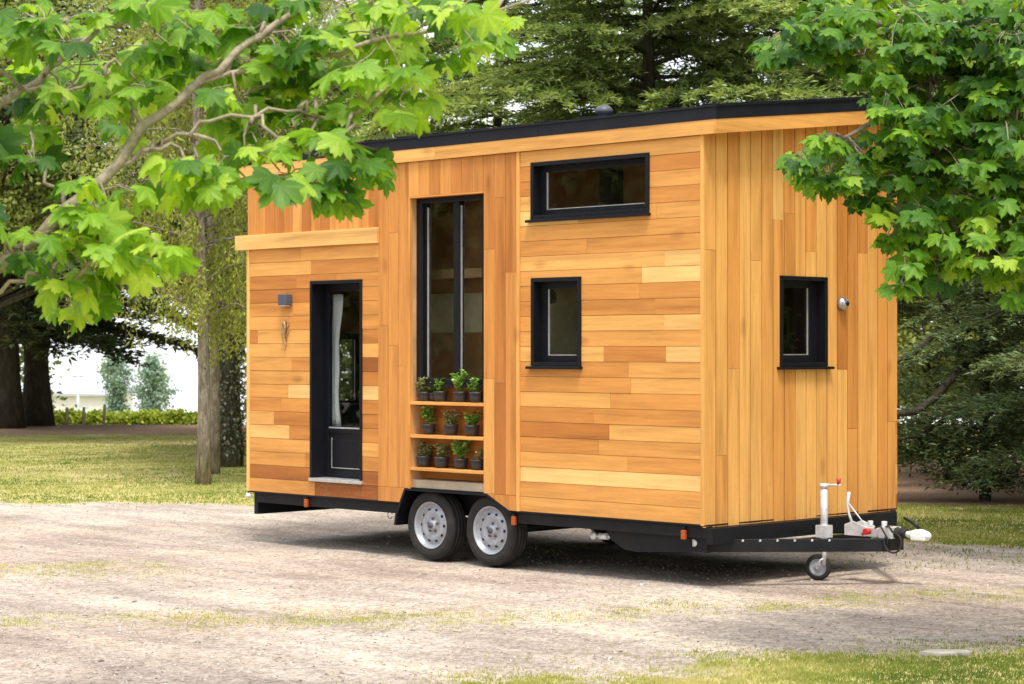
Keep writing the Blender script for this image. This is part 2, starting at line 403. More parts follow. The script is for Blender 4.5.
def diamonds(P, D, Nn, Ln, Wd, fold=0.18, mid=0.45):
    """folded leaf quads (two triangles each). P base, D direction, Nn normal"""
    n = len(P); D = unit(D); S = unit(np.cross(D, Nn)); U = np.cross(S, D)
    Ln = np.broadcast_to(np.asarray(Ln, float).reshape(-1, 1), (n, 1)); Wd = np.broadcast_to(np.asarray(Wd, float).reshape(-1, 1), (n, 1))
    tip = P + D * Ln - U * Ln * 0.12
    l = P + D * Ln * mid + S * Wd * 0.5 + U * Wd * fold; r = P + D * Ln * mid - S * Wd * 0.5 + U * Wd * fold
    V = np.stack([P, l, tip, r], 1).reshape(-1, 3)
    b = np.arange(n)[:, None] * 4
    F = np.concatenate([b + np.array([[0, 2, 1]]), b + np.array([[0, 3, 2]])], 1).reshape(-1, 3)
    return V, F

class Leaves:
    def __init__(s): s.V = []; s.F = []; s.T = []; s.n = 0
    def add(s, V, F, T):
        s.V.append(V); s.F.append(F + s.n); s.T.append(T); s.n += len(V)
    def dia(s, P, D, Nn, Ln, Wd, tone, **k):
        V, F = diamonds(P, D, Nn, Ln, Wd, **k); s.add(V, F, np.repeat(np.clip(tone, 0, 1), 2))
    def build(s, name, mat, parent=None):
        return np_mesh(name, np.concatenate(s.V), np.concatenate(s.F), np.concatenate(s.T), mat, parent)

# ------------------------------------------------------------------ ground
def fbm(x, y, s, o=0.0): return noise.fractal(Vector((x * s + o, y * s - o, o)), 0.8, 2.0, 4)

def lerp_tab(t, tab):
    if t <= tab[0][0]: return tab[0][1]
    for (a, b), (c, d) in zip(tab, tab[1:]):
        if t <= c: return b + (d - b) * (t - a) / (c - a)
    return tab[-1][1]
def sst(x, a, b):
    t = min(1, max(0, (x - a) / (b - a))); return t * t * (3 - 2 * t)

FAR_EDGE = [(-30, 29), (-12, 26.5), (-6, 25.2), (-4.5, 25.0), (0, 23.5), (3.0, 20.6), (4.6, 19.3), (8, 17.5), (30, 12)]
NEAR_EDGE = [(-30, 6.5), (-6, 8.5), (-1.2, 11.0), (0.0, 12.1), (1.0, 12.6), (1.9, 12.95), (3.4, 13.35), (8, 14.6), (30, 22)]
BAND = [(-12, 13.2), (-4, 14.1), (-2.3, 14.3), (-0.5, 14.2), (0.4, 14.55), (1.7, 14.9), (2.6, 15.4), (3.8, 15.6), (12, 18)]
def grass_amt(a, d):
    n = fbm(a, d, 0.9, 3.1); n2 = fbm(a, d, 3.2, 7.7)
    if abs(a) > 60 or d > 90 or d < -10: return 1.0
    far = sst(d + n * 0.45 + n2 * 0.15, lerp_tab(a, FAR_EDGE) - 0.35, lerp_tab(a, FAR_EDGE) + 0.35)
    near = 1 - sst(d + n * 0.35 + n2 * 0.15, lerp_tab(a, NEAR_EDGE) - 0.95, lerp_tab(a, NEAR_EDGE) + 0.35)
    near *= 1 - (0.38 + 0.5 * n2) * (1 - sst(a - (d - 12) * .4, 0.6, 2.2)) if near > 0 else 1
    g = max(far, near)
    b = math.exp(-((d - lerp_tab(a, BAND) + n * 0.2) / 0.85) ** 2) * (0.41 + 0.14 * n2)
    b2 = math.exp(-((d - 17.2 + n * 0.4 + a * 0.05) / 1.0) ** 2) * (0.42 + 0.16 * n2) * (1 - sst(a, -3.6, -1.2))
    return min(1.0, max(g, b, b2, 0.04 + 0.06 * n))
def soil_shade_amt(a, d):
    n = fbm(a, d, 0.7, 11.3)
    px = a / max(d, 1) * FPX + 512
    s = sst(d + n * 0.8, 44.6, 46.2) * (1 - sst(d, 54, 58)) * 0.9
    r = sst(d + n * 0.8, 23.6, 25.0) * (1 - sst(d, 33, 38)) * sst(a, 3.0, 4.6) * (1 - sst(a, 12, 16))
    r = max(r, 0.40 * sst(a, 2.6, 3.6) * (1 - sst(a, 9, 12)) * sst(d, 19.0, 20.5) * (1 - sst(d, 24, 26)))  # tree shade on the right grass strip, painted in through the soil mask
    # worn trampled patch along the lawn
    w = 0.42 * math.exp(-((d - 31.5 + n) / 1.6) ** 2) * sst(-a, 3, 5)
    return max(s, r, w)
def terrain_z(a, d):
    if d < 50: return 0.0
    t = d - 50
    return -0.005 * t * t if t < 14 else -0.98 - 0.14 * (t - 14)

def build_ground():
    ds = [-40, -25, -12, -4, 2, 6, 8, 9.5] + list(np.arange(10.5, 20, 0.07)) + list(np.arange(20, 30, 0.12)) + list(np.arange(30, 52, 0.4)) + list(np.arange(52, 80, 2)) + [85, 100, 130, 170, 230, 320]
    av = [-150, -100, -60, -40, -28, -20] + list(np.arange(-16, -6, 0.35)) + list(np.arange(-6, 7, 0.07)) + list(np.arange(7, 14, 0.35)) + [16, 20, 28, 40, 60, 100, 150]
    na, nd = len(av), len(ds)
    V = np.zeros((na * nd, 3)); gr = np.zeros(na * nd); so = np.zeros(na * nd)
    i = 0
    for d in ds:
        for a in av:
            h = terrain_z(a, d)
            if d < 50: h += 0.018 * fbm(a, d, 0.35, 2.0) + (0.006 * fbm(a, d, 3.0, 5.0) if -7 < a < 8 and 10 < d < 30 else 0)
            V[i] = ad(a, d, h - 0.008); gr[i] = grass_amt(a, d); so[i] = soil_shade_amt(a, d); i += 1
    I = np.arange(na * nd).reshape(nd, na)
    F = np.stack([I[:-1, :-1], I[:-1, 1:], I[1:, 1:], I[1:, :-1]], -1).reshape(-1, 4)
    o = np_mesh('ground', V, F, np.zeros(len(F)), M['ground'], None, True)
    for nm, arr in (('grass', gr), ('soil', so)):  # soil also carries the painted shade of the right strip
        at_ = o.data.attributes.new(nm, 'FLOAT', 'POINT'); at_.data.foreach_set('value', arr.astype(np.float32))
    tag(o, 'pale gravel drive with dry lawn around it', None, None, 'structure')
    return o
build_ground()

# loose stones and grass (nobody could count them)
rng = np.random.default_rng(7)
def scatter(n, fa, fd, accept):
    out = []
    while len(out) < n:
        d = fd(); a = fa(d)
        if accept(a, d): out.append((a, d))
    return out
def stones():
    Lv = []; Fv = []; T = []; base = 0
    octa = np.array([(1, 0, 0), (0, 1, 0), (-1, 0, 0), (0, -1, 0), (0, 0, 1), (0, 0, -1)], float)
    of = np.array([(0, 1, 4), (1, 2, 4), (2, 3, 4), (3, 0, 4), (1, 0, 5), (2, 1, 5), (3, 2, 5), (0, 3, 5)])
    def acc(a, d): return grass_amt(a, d) < 0.5 + rng.uniform(-0.2, 0.2)
    pts = scatter(20000, lambda d: rng.uniform(-0.26, 0.26) * d, lambda: 10.6 * math.exp(rng.uniform(0, 1) ** 1.2 * 0.82), acc)
    for a, d in pts:
        r = 0.003 + 0.007 * rng.random() ** 2.5 + (0.012 * rng.random() if rng.random() < 0.025 else 0)
        sc = np.array([r * rng.uniform(0.8, 1.5), r * rng.uniform(0.8, 1.3), r * rng.uniform(0.35, 0.7)])
        th = rng.uniform(0, 6.28); v = octa * sc * rng.uniform(0.75, 1.25, (6, 1))
        v = np.stack([v[:, 0] * math.cos(th) - v[:, 1] * math.sin(th), v[:, 0] * math.sin(th) + v[:, 1] * math.cos(th), v[:, 2]], 1)
        z = 0.018 * fbm(a, d, 0.35, 2.0) + 0.006 * fbm(a, d, 3.0, 5.0) - 0.008
        Lv.append(v + ad(a, d, z + sc[2] * 0.3)); Fv.append(of + base); base += 6
        T += [float(np.clip(rng.normal(0.55, 0.27), 0, 1))] * 8
    o = np_mesh('gravel', np.concatenate(Lv), np.concatenate(Fv), np.array(T), M['pebble'])
    tag(o, 'loose gravel stones scattered over the drive', 'gravel', None, 'stuff')
stones()

def blades(name, label, pts, h0, h1, w, per, spread, tone_fn):
    P = []; D = []; Nn = []; Ln = []; T = []
    for a, d in pts:
        z = (0.018 * fbm(a, d, 0.35, 2.0) + 0.006 * fbm(a, d, 3.0, 5.0) - 0.010) if d < 50 else 0
        t0 = tone_fn(a, d)
        for k in range(per):
            P.append(ad(a + rng.normal(0, spread), d + rng.normal(0, spread), z))
            th = rng.uniform(0, 6.28); tl = rng.uniform(0.1, 0.9)
            D.append((math.cos(th) * tl, math.sin(th) * tl, 1.0)); Nn.append((math.cos(th + 1.5), math.sin(th + 1.5), 0.3))
            Ln.append(rng.uniform(h0, h1)); T.append(t0 + rng.normal(0, 0.10))
    lv = Leaves(); Ln = np.array(Ln)
    lv.dia(np.array(P), np.array(D), np.array(Nn), Ln, w * np.ones(len(Ln)), np.array(T), fold=0.1, mid=0.3)
    o = lv.build(name, M['grass']); tag(o, label, 'grass', None, 'stuff')
def tn(a, d): return 0.42 + 0.42 * fbm(a, d, 0.8, 4.4) + 0.2 * fbm(a, d, 4, 1.4)
def tnear(a, d):
    # greener towards the right-hand corner of the verge
    return 0.74 - 0.50 * sst(a - (d - 12) * 0.4, 0.9, 2.6) + 0.3 * fbm(a, d, 1.3, 4.4)
near_pts = scatter(11000, lambda d: rng.uniform(-1.2, 0.27 * d), lambda: rng.uniform(10.6, 14.2),
                   lambda a, d: d < lerp_tab(a, NEAR_EDGE) + 0.6 and rng.random() < grass_amt(a, d) ** 1.5)
blades('verge_grass', 'short green and yellow grass filling the lower right verge', near_pts, 0.008, 0.030, 0.006, 4, 0.02, tnear)
band_pts = scatter(3200, lambda d: rng.uniform(-0.26, 0.26) * d, lambda: rng.uniform(13.2, 19.0),
                   lambda a, d: rng.random() < (max(0, grass_amt(a, d) - 0.25) * 2.2) ** 1.5)
blades('sparse_grass', 'thin dry grass tufts breaking through the gravel drive', band_pts, 0.006, 0.022, 0.006, 3, 0.02, lambda a, d: 0.68 + 0.2 * fbm(a, d, 2, 1))
lawn_pts = scatter(9000, lambda d: rng.uniform(-0.27, -0.11) * d, lambda: 24.3 * math.exp(rng.uniform(0, 0.68)),
                   lambda a, d: rng.random() < grass_amt(a, d) * (1 - soil_shade_amt(a, d)))
lawn_pts += scatter(4500, lambda d: rng.uniform(0.15, 0.27) * d, lambda: rng.uniform(17.5, 28),
                    lambda a, d: rng.random() < grass_amt(a, d) * (1 - soil_shade_amt(a, d)))
blades('lawn_grass', 'mown yellow-green lawn grass behind the gravel drive', lawn_pts, 0.012, 0.04, 0.012, 4, 0.06, tn)

# ------------------------------------------------------------------ the tiny house on its trailer
LEN, WID = 5.56, 2.5
SL = 0.112                                       # roof slope, rising to the far side
TS = lambda u, z, n: (u, -n, z)                  # near long side, n outwards
TF = lambda u, z, n: (n, u, z)                   # front end
TB = lambda u, z, n: (u, WID + n, z)             # far long side
TR = lambda u, z, n: (-LEN - n, u, z)            # rear end
def topz(y): return 3.42 + SL * y

house = empty('tiny_house', (0, 0, 0))
tag(house, 'timber tiny house on a black twin-axle trailer, tall window and shelves over the wheels', 'tiny house')

DOOR = (-4.638, -3.922, 0.62, 2.42)
NICHE = (-3.283, -2.376, 0.60, 3.115)
UPW = (-1.823, -0.546, 2.83, 3.316)
SMW = (-1.819, -1.267, 1.64, 2.378)
FRW = (0.913, 1.522, 1.64, 2.377)
RRW = (0.95, 1.32, 1.25, 1.95)

def rects(u0, u1, z0, z1, holes):
    us = sorted({u0, u1, *[min(max(h[i], u0), u1) for h in holes for i in (0, 1)]})
    zs = sorted({z0, z1, *[min(max(h[i], z0), z1) for h in holes for i in (2, 3)]})
    out = []
    for a, b in zip(us, us[1:]):
        for c, d in zip(zs, zs[1:]):
            um, zm = (a + b) / 2, (c + d) / 2
            if not any(h[0] < um < h[1] and h[2] < zm < h[3] for h in holes): out.append((a, b, c, d))
    return out

def shell(name, T, u0, u1, z0, z1, holes, n0=-0.105, n1=-0.024):
    mb = MB()
    for a, b, c, d in rects(u0, u1, z0, z1, holes):
        mb.box((a, c, n0), (b, d, n1), T=T)
    return mb
rs = random.Random(5)
def clad(mb, T, u0, u1, z0, z1, horiz, bw, gap, holes, n0=-0.022, n1=0.0, lens=(0.5, 1.9), tmu=0.55, tsd=0.2, ztop=None, jit=0.0018):
    lo, hi = (z0, z1) if horiz else (u0, u1)
    s0, s1 = (u0, u1) if horiz else (z0, z1)
    nb = max(1, round((hi - lo) / bw)); w = (hi - lo) / nb
    for i in range(nb):
        a, b = lo + i * w + gap / 2, lo + (i + 1) * w - gap / 2
        p = s0; e1 = s1
        if ztop: e1 = ztop((a + b) / 2)
        p -= rs.uniform(0, lens[0])
        while p < e1:
            q = p + rs.uniform(*lens)
            if e1 - q < 0.25: q = e1
            tone = min(1, max(0, rs.gauss(tmu, tsd))); dn = rs.uniform(-jit, jit)
            x0, x1 = max(p, s0), min(q, e1)
            p = q
            if x1 - x0 < 0.01: continue
            R = (x0 + 0.001, x1 - 0.001, a, b) if horiz else (a, b, x0 + 0.001, x1 - 0.001)
            for (r0, r1, r2, r3) in rects(*R, holes):
                if r1 - r0 < 0.004 or r3 - r2 < 0.004: continue
                mb.box((r0, r2, n0), (r1, r3, n1 + dn), tone, T=T)

# structural walls (dark membrane outside, panelling inside)
wl = shell('w', TS, -LEN + 0.11, -0.11, 0.48, 3.42, [(DOOR[0], DOOR[1], DOOR[2], DOOR[3]), NICHE, UPW, SMW, (-3.40, -2.05, 0.40, 0.60)])
wl.build('side_wall', M['inside'], house)
mb = MB()
for a, b, c, d in rects(0.025, WID - 0.025, 0.48, 3.42, [FRW]): mb.box((a, c, -0.105), (b, d, -0.024), T=TF)
mb.prism([(0.025, 3.42), (WID - 0.025, 3.42), (WID - 0.025, topz(WID) + 0.03), (0.025, topz(0) + 0.03)], -0.105, -0.024, TF)
mb.build('front_wall', M['inside'], house)
mb = MB()
for a, b, c, d in rects(0.025, WID - 0.025, 0.48, 3.42, [RRW]): mb.box((a, c, -0.105), (b, d, -0.024), T=TR)
mb.prism([(0.025, 3.42), (WID - 0.025, 3.42), (WID - 0.025, topz(WID) + 0.03), (0.025, topz(0) + 0.03)], -0.105, -0.024, TR)
mb.build('rear_wall', M['inside'], house)
mb = MB(); mb.box((-LEN + 0.11, 0.48, -0.105), (-0.11, topz(WID), -0.024), T=TB); mb.build('far_wall', M['inside'], house)
mb = MB(); mb.box((-LEN + .11, .285, .485), (-.11, WID - .11, .55)); mb.box((-LEN + .11, .11, .486), (-3.405, .284, .549)); mb.box((-2.045, .11, .486), (-.11, .284, .549)); mb.build('floor', M['inside'], house)

# cladding
X0, X1 = -3.70, -1.955                      # the upright-boarded middle bay
mb = MB(); clad(mb, TS, -LEN + 0.032, X0 - 0.002, 0.478, 2.73, True, 0.1225, 0.003, [DOOR], n1=-0.002, lens=(0.45, 1.5), tmu=0.47, tsd=0.23)
mb.build('lower_cladding', M['wood_h'], house)
mb = MB(); clad(mb, TS, -LEN, X0 - 0.002, 2.87, 3.412, False, 0.13, 0.003, [], lens=(2, 3), tmu=0.42, tsd=0.12)
mb.build('loft_cladding', M['wood_v'], house)
mb = MB()
ARCH = [(-3.333, 0.60), (-2.355, 0.60)]
clad(mb, TS, X0, NICHE[0] - 0.022, 0.604, 3.412, False, 0.132, 0.003, [], n1=0.008, lens=(0.9, 2.4), tmu=0.45, tsd=0.12)
clad(mb, TS, NICHE[1] + 0.0, X1 - 0.03, 0.604, 3.412, False, 0.13, 0.003, [], n1=0.008, lens=(0.9, 2.4), tmu=0.45, tsd=0.12)
clad(mb, TS, NICHE[0] - 0.022, NICHE[1], NICHE[3], 3.412, False, 0.13, 0.003, [], n1=0.008, lens=(2, 3), tmu=0.42, tsd=0.12)
mb.prism([(X0, 0.478), (-3.395, 0.478), (-3.335, 0.603), (X0, 0.603)], -0.022, 0.008, TS, 0.47)
mb.prism([(-2.075, 0.478), (X1 - 0.03, 0.478), (X1 - 0.03, 0.603), (-2.34, 0.603)], -0.022, 0.008, TS, 0.45)
mb.box((X1 - 0.028, 0.478, -0.022), (X1, 3.412, 0.016), 0.78, T=TS)
mb.build('middle_cladding', M['wood_v'], house)
mb = MB(); clad(mb, TS, X1 + 0.002, -0.036, 0.478, 3.412, True, 0.1222, 0.003, [UPW, SMW], lens=(0.6, 2.2), tmu=0.68, tsd=0.19)
mb.build('front_bay_cladding', M['wood_h'], house)
mb = MB(); clad(mb, TF, 0.0, WID, 0.455, 3.5, False, 0.139, 0.011, [FRW], lens=(2.2, 4.0), tmu=0.68, tsd=0.15, ztop=lambda y: topz(y) + 0.01, jit=0.003)
mb.build('front_cladding', M['wood_v'], house)
mb = MB(); clad(mb, TR, 0.0, WID, 0.47, 3.5, False, 0.139, 0.006, [RRW], lens=(0.9, 2.9), ztop=lambda y: topz(y) + 0.01)
mb.build('rear_cladding', M['wood_v'], house)
mb = MB(); clad(mb, TB, -LEN, 0, 0.47, topz(WID), True, 0.125, 0.004, [])
mb.build('far_cladding', M['wood_h'], house)
mb = MB()
mb.box((-0.033, 0.47, -0.020), (-0.001, 3.412, 0.006), 0.80, T=TS)
mb.box((-LEN - 0.004, 0.478, -0.030), (-LEN + 0.030, 2.73, 0.010), 0.95, T=TS)
build_each(mb, 'corner_trim', M['wood_v'], house)

# ledge board over the door bay
mb = MB(); mb.box((-5.715, 2.731, -0.02), (X0 + 0.005, 2.868, 0.032), 0.93, T=TS)
mb.box((-5.715, -0.02, 2.731), (-LEN - 0.002, WID, 2.80), 0.9)
mb.build('ledge_board', M['wood_h'], house, bevel=0.003)
mb = MB(); mb.box((-5.735, 0.03, 2.805), (-LEN - 0.005, WID, 2.855)); mb.build('ledge_flashing', M['roofblack'], house, bevel=0.003)

# roof: timber fascia under a dark metal edge, one slope rising away
def slab(y0, y1, x0, x1, b, t, mbx, tone=.5):
    vs = []
    for x in (x0, x1):
        for y in (y0, y1):
            for h in (b, t): vs.append((x, y, h + SL * (y + 0.03)))
    mbx.add(vs, [(0, 1, 3, 2), (4, 6, 7, 5), (0, 4, 5, 1), (2, 3, 7, 6), (0, 2, 6, 4), (1, 5, 7, 3)], tone)
mb = MB()
slab(-0.032, 0.0, -5.70, -2.95, 3.413, 3.52, mb, 0.86); slab(-0.031, 0.0, -2.948, 0.115, 3.413, 3.52, mb, 0.78)
slab(0.03, WID + 0.05, -5.70, -5.672, 3.413, 3.52, mb, 0.8)
slab(WID + 0.05, WID + 0.08, -5.70, 0.14, 3.413, 3.52, mb, 0.8)
slab(0.0, WID + 0.05, -5.672, 0.113, 3.445, 3.518, mb, 0.45)
mb.build('fascia', M['wood_h'], house)
mb = MB(); slab(-0.032, WID + 0.05, 0.1155, 0.14, 3.4125, 3.519, mb, 0.72)
mb.build('fascia', M['wood_y'], house)
mb = MB(); slab(-0.036, WID + 0.085, -5.705, 0.145, 3.521, 3.622, mb)
for k in range(14):
    x = -5.6 + k * 0.43; slab(-0.02, WID + 0.06, x, x + 0.02, 3.622, 3.642, mb)
roof = mb.build('roof', M['roofblack'], house, bevel=0.002)
mb = MB()
slab(-0.047, WID + 0.095, -5.716, 0.156, 3.614, 3.629, mb)
slab(-0.0385, -0.0362, -1.72, -1.714, 3.523, 3.62, mb)
slab(-0.0385, -0.0362, -3.9, -3.894, 3.523, 3.62, mb)
mb.build('roof_trim', M['roofblack'], roof)
mb = MB(); mb.lathe([(0.0, 0), (0.05, 0), (0.05, 0.20), (0.075, 0.205), (0.08, 0.235), (0.05, 0.27), (0.0, 0.28)], (-2.13, 1.2, 3.63), (0, 0, 1), 20)
mb.build('roof_vent', M['lampgrey'], roof)

# generic window
def window(T, h, depth, gl, side, name='window', sill=True):
    u0, u1, z0, z1 = h
    f = MB(); c = 0.032; pr = 0.016
    f.box((u0, z1 - c, -depth - .03), (u1, z1, pr), T=T)
    f.box((u0, z0, -depth - .03), (u1, z0 + c, pr), T=T)
    f.box((u0, z0 + c, -depth - .03), (u0 + c, z1 - c, pr), T=T)
    f.box((u1 - c, z0 + c, -depth - .03), (u1, z1 - c, pr), T=T)
    w = f.build(name, M['black'], house, bevel=0.002)
    s = MB(); a, b, c0, d = gl
    s.box((u0 + c, d, -depth), (u1 - c, z1 - c, -depth + .03), T=T); s.box((u0 + c, z0 + c, -depth), (u1 - c, c0, -depth + .03), T=T)
    s.box((u0 + c, c0, -depth), (a, d, -depth + .03), T=T); s.box((b, c0, -depth), (u1 - c, d, -depth + .03), T=T)
    s.build('frame', M['black'], w, bevel=0.002)
    g = MB(); g.box((a, c0, -depth + .008), (b, d, -depth + .014), T=T); g.build('pane', M['glass'], w)
    e = MB()
    if side < 0: e.box((a + .001, c0, -depth + .0145), (a + .013, d, -depth + .022), T=T)
    else: e.box((b - .013, c0, -depth + .0145), (b - .001, d, -depth + .022), T=T)
    e.box((a + .014, c0, -depth + .0145), (b - .014, c0 + .007, -depth + .020), T=T)
    e.build('glazing_bead', M['alu'], w)
    if sill:
        q = MB(); q.box((u0 - .035, z0 - .024, -.03), (u1 + .012 if side < 0 else u1 + .05, z0 - .002, .045), T=T)
        q.build('sill', M['black'], w, bevel=0.003)
    return w
window(TS, (UPW[0], UPW[1], 2.852, UPW[3]), 0.10, (-1.728, -0.655, 2.932, 3.236), -1)
window(TS, (SMW[0], SMW[1], 1.664, SMW[3]), 0.10, (-1.712, -1.385, 1.750, 2.288), -1)
window(TF, (FRW[0], FRW[1], 1.664, FRW[3]), 0.10, (0.975, 1.385, 1.754, 2.290), 1)
window(TR, RRW, 0.09, (RRW[0] + .05, RRW[1] - .05, RRW[2] + .05, RRW[3] - .05), 1, sill=False)

# niche lining, tall window, shelves
mb = MB(); u0, u1, z0, z1 = NICHE
mb.box((u0 - .022, z0 + .002, -.21), (u0 - .001, z1, .012), 0.62, T=TS)
mb.box((u1 + .001, z0 + .002, -.21), (u1 + .024, z1, -.023), 0.5, T=TS)
mb.build('niche_side', M['wood_v'], house)
mb = MB(); mb.box((u0, z1 - .014, -.115), (u1, z1 - .001, .014), 0.5, T=TS); mb.build('niche_head', M['wood_h'], house); mb = MB()
mbk = mb
for (c, d) in ((0.685, 0.79), (0.795, 0.93), (0.933, 1.07), (1.073, 1.21), (1.213, 1.352), (1.355, 1.50)):
    mb.box((u0, c, -.20), (u1, d, -.175), rs.uniform(0.05, 0.4), T=TS)
mb.build('niche_back', M['wood_h'], house)
for z in (1.352, 1.068, 0.787):
    mb = MB(); mb.box((u0 + .001, z - .026, -.174), (u1 - .002, z, .012), 0.72, T=TS); mb.build('shelf', M['wood_h'], house, bevel=0.002)
mb = MB(); mb.box((u0 + .001, .606, -.17), (u1 - .002, .681, -.02), T=TS); mb.build('wheel_box_board', M['greywood'], house)
f = MB(); W0, W1, WZ0, WZ1 = u0 + .001, u1 - .001, 1.502, 3.10
D_ = 0.112
f.box((W0, WZ1 - .045, -D_ - .05), (W1, WZ1 - .001, -D_ + .05), T=TS); f.box((W0, WZ0, -D_ - .05), (W1, WZ0 + .05, -D_ + .05), T=TS)
f.box((W0, WZ0 + .05, -D_ - .05), (W0 + .075, WZ1 - .045, -D_ + .05), T=TS); f.box((W1 - .05, WZ0 + .05, -D_ - .05), (W1, WZ1 - .045, -D_ + .05), T=TS)
w = f.build('window', M['black'], house, bevel=0.003); w['label'] = 'tall narrow black window above the plant shelves'
s = MB(); xm = -2.80
s.box((xm - .035, WZ0 + .05, -D_ - .03), (xm + .035, WZ1 - .045, -D_ + .03), T=TS)
s.box((W1 - .11, WZ0 + .05, -D_ - .03), (W1 - .05, WZ1 - .045, -D_ + .03), T=TS)
s.box((W0 + .075, WZ0 + .05, -D_ - .02), (W0 + .10, WZ1 - .045, -D_ + .02), T=TS)
s.build('frame', M['black'], w)
for (a, b) in ((W0 + .10, xm - .035), (xm + .035, W1 - .11)):
    g = MB(); g.box((a, WZ0 + .05, -D_ - .004), (b, WZ1 - .045, -D_ + .002), T=TS); g.build('pane', M['glass'], w)
    e = MB(); e.box((a + .001, WZ0 + .06, -D_ + .003), (a + .012, WZ1 - .08, -D_ + .014), T=TS); e.build('glazing_bead', M['alu'], w)
f = MB(); f.box((u0 + .012, 1.480, -.061), (u1 - .012, 1.501, -.045), T=TS); f.build('sill', M['black'], w)

# door
u0, u1, z0, z1 = DOOR; dn = -0.15
f = MB()
f.box((u0, z1 - .03, -.20), (u1, z1, .010), T=TS); f.box((u0, z0 + .02, -.20), (u0 + .028, z1 - .03, .010), T=TS); f.box((u1 - .028, z0 + .02, -.20), (u1, z1 - .03, .010), T=TS)
f.build('door_frame', M['black'], house, bevel=0.002)
f = MB(); a, b = u0 + .03, u1 - .03
f.box((a, z0 + .025, dn - .04), (a + .05, z1 - .032, dn), T=TS); f.box((b - .02, z0 + .025, dn - .04), (b, z1 - .032, dn), T=TS)
f.box((a + .05, z1 - .09, dn - .04), (b - .02, z1 - .032, dn), T=TS); f.box((a + .05, z0 + .025, dn - .04), (b - .02, 1.07, dn - .006), T=TS)
f.box((a + .05, 1.045, dn - .006), (b - .02, 1.085, dn + .004), T=TS)
dr = f.build('door', M['black'], house, bevel=0.002); dr['label'] = 'black glazed door with a solid lower panel'
f = MB(); f.box((a + .10, .74, dn - .0055), (b - .10, .985, dn + .004), T=TS); f.build('door_panel', M['black'], dr, bevel=0.004)
f = MB(); f.box((a + .085, .725, dn - .0055), (a + .094, 1.0, dn + .0005), T=TS); f.box((a + .094, .725, dn - .0055), (b - .09, .732, dn + .0005), T=TS); f.build('panel_bead', M['alu'], dr)
f = MB(); f.box((a + .05, 1.085, dn - .025), (b - .02, z1 - .09, dn - .018), T=TS); f.build('pane', M['glass'], dr)
f = MB(); f.box((a + .051, 1.0855, dn - .016), (b - .021, 1.097, dn + .002), T=TS); f.build('glazing_bead', M['alu'], dr)
f = MB(); f.tube([TS(b - .035, 1.42, dn), TS(b - .035, 1.42, dn + .05), TS(b - .12, 1.42, dn + .055)], 0.010, 8); f.build('handle', M['lampgrey'], dr)
f = MB(); f.box((u0 - .005, z0 - .012, -.19), (u1 + .008, z0 + .018, .022), T=TS); f.build('threshold', M['alu'], house, bevel=0.003)

# curtain hanging inside the door
def curtain():
    cols = 26; rows = 14; V = []
    for j in range(rows + 1):
        z = 2.30 - j / rows * 1.21; wdt = 0.235 - 0.045 * math.sin(j / rows * PI * 0.9) + 0.01 * math.sin(j)
        for i in range(cols + 1):
            s_ = i / cols; V.append((-4.695 + s_ * wdt, 0.235 + 0.016 * math.sin(s_ * 22 + j * 0.12), z))
    F = [(j * (cols + 1) + i, j * (cols + 1) + i + 1, (j + 1) * (cols + 1) + i + 1, (j + 1) * (cols + 1) + i) for j in range(rows) for i in range(cols)]
    mb = MB(); mb.add(V, F, 0.5, 0, True); o = mb.build('curtain', M['curtain'])
    sd = o.modifiers.new('thick', 'SOLIDIFY'); sd.thickness = 0.003
    tag(o, 'narrow white curtain hanging inside the glazed door', 'curtain')
curtain()

# interior fittings, seen through the panes
mb = MB(); mb.box((-LEN + .12, .75, .551), (-5.0, 1.75, 1.28)); o = mb.build('kitchen_cupboard', M['greenpanel']); tag(o, 'dark green cupboard under the far window, seen through the door', 'cupboard')
mb = MB(); mb.box((-3.6, 1.0, .551), (-3.55, WID - .12, 3.35)); mb.build('partition', M['inside'], house)
mb = MB(); mb.box((-3.54, .4, 2.42), (-.12, WID - .12, 2.50)); mb.build('loft_floor', M['inside'], house)
mb = MB(); mb.box((-1.9, WID - .135, 1.0), (-.3, WID - .112, 2.40)); mb.build('wall_panel', M['cream'], house)
mb = MB(); mb.box((-3.4, WID - .135, 2.52), (-.3, WID - .112, 3.50)); mb.build('wall_panel', M['cream'], house)

M['brown'] = simple('varnished_brown_panel', (0.42, 0.20, 0.085), 0.5, 0, 0.4, 0.3, 3)
M['petal'] = simple('dusty_pink_petals', (0.70, 0.50, 0.46), 0.7, 0, 0.2, 0.2, 40)
for nm, mt, A, B in (('wall_panel', 'cream', (-2.95, .74, 1.0), (-1.45, .76, 2.41)), ('wall_panel', 'brown', (-3.3, .78, 2.52), (-1.2, .80, 3.44)), ('cupboard_front', 'brown', (-3.98, .62, 2.30), (-3.0, .64, 3.30)),
                     ('cupboard_front', 'cream', (-3.98, .63, 1.95), (-3.0, .65, 2.297)), ('cupboard_front', 'brown', (-3.98, .62, 1.2), (-3.0, .64, 1.947)), ('wall_panel', 'brown', (-.86, 1.25, 1.0), (-.84, 2.38, 2.41)), ('post', 'insidedark', (-1.72, .70, 2.52), (-1.52, .775, 3.42))):
    mb = MB(); mb.box(A, B); mb.build(nm, M[mt], house)
e = empty('hanging_lamp', (-2.15, .55, 2.41)); tag(e, 'small dark hanging lamp seen through the small lower window', 'lamp')
mb = MB(); mb.tube([(0, 0, 0), (0, 0, -.10)], .004, 6); mb.build('cord', M['insidedark'], e)
mb = MB(); mb.lathe([(.0, -.10), (.03, -.11), (.055, -.15), (.06, -.19), (.045, -.22), (0, -.23)], (0, 0, 0), (0, 0, 1), 20); mb.build('lamp_shade', M['insidedark'], e)
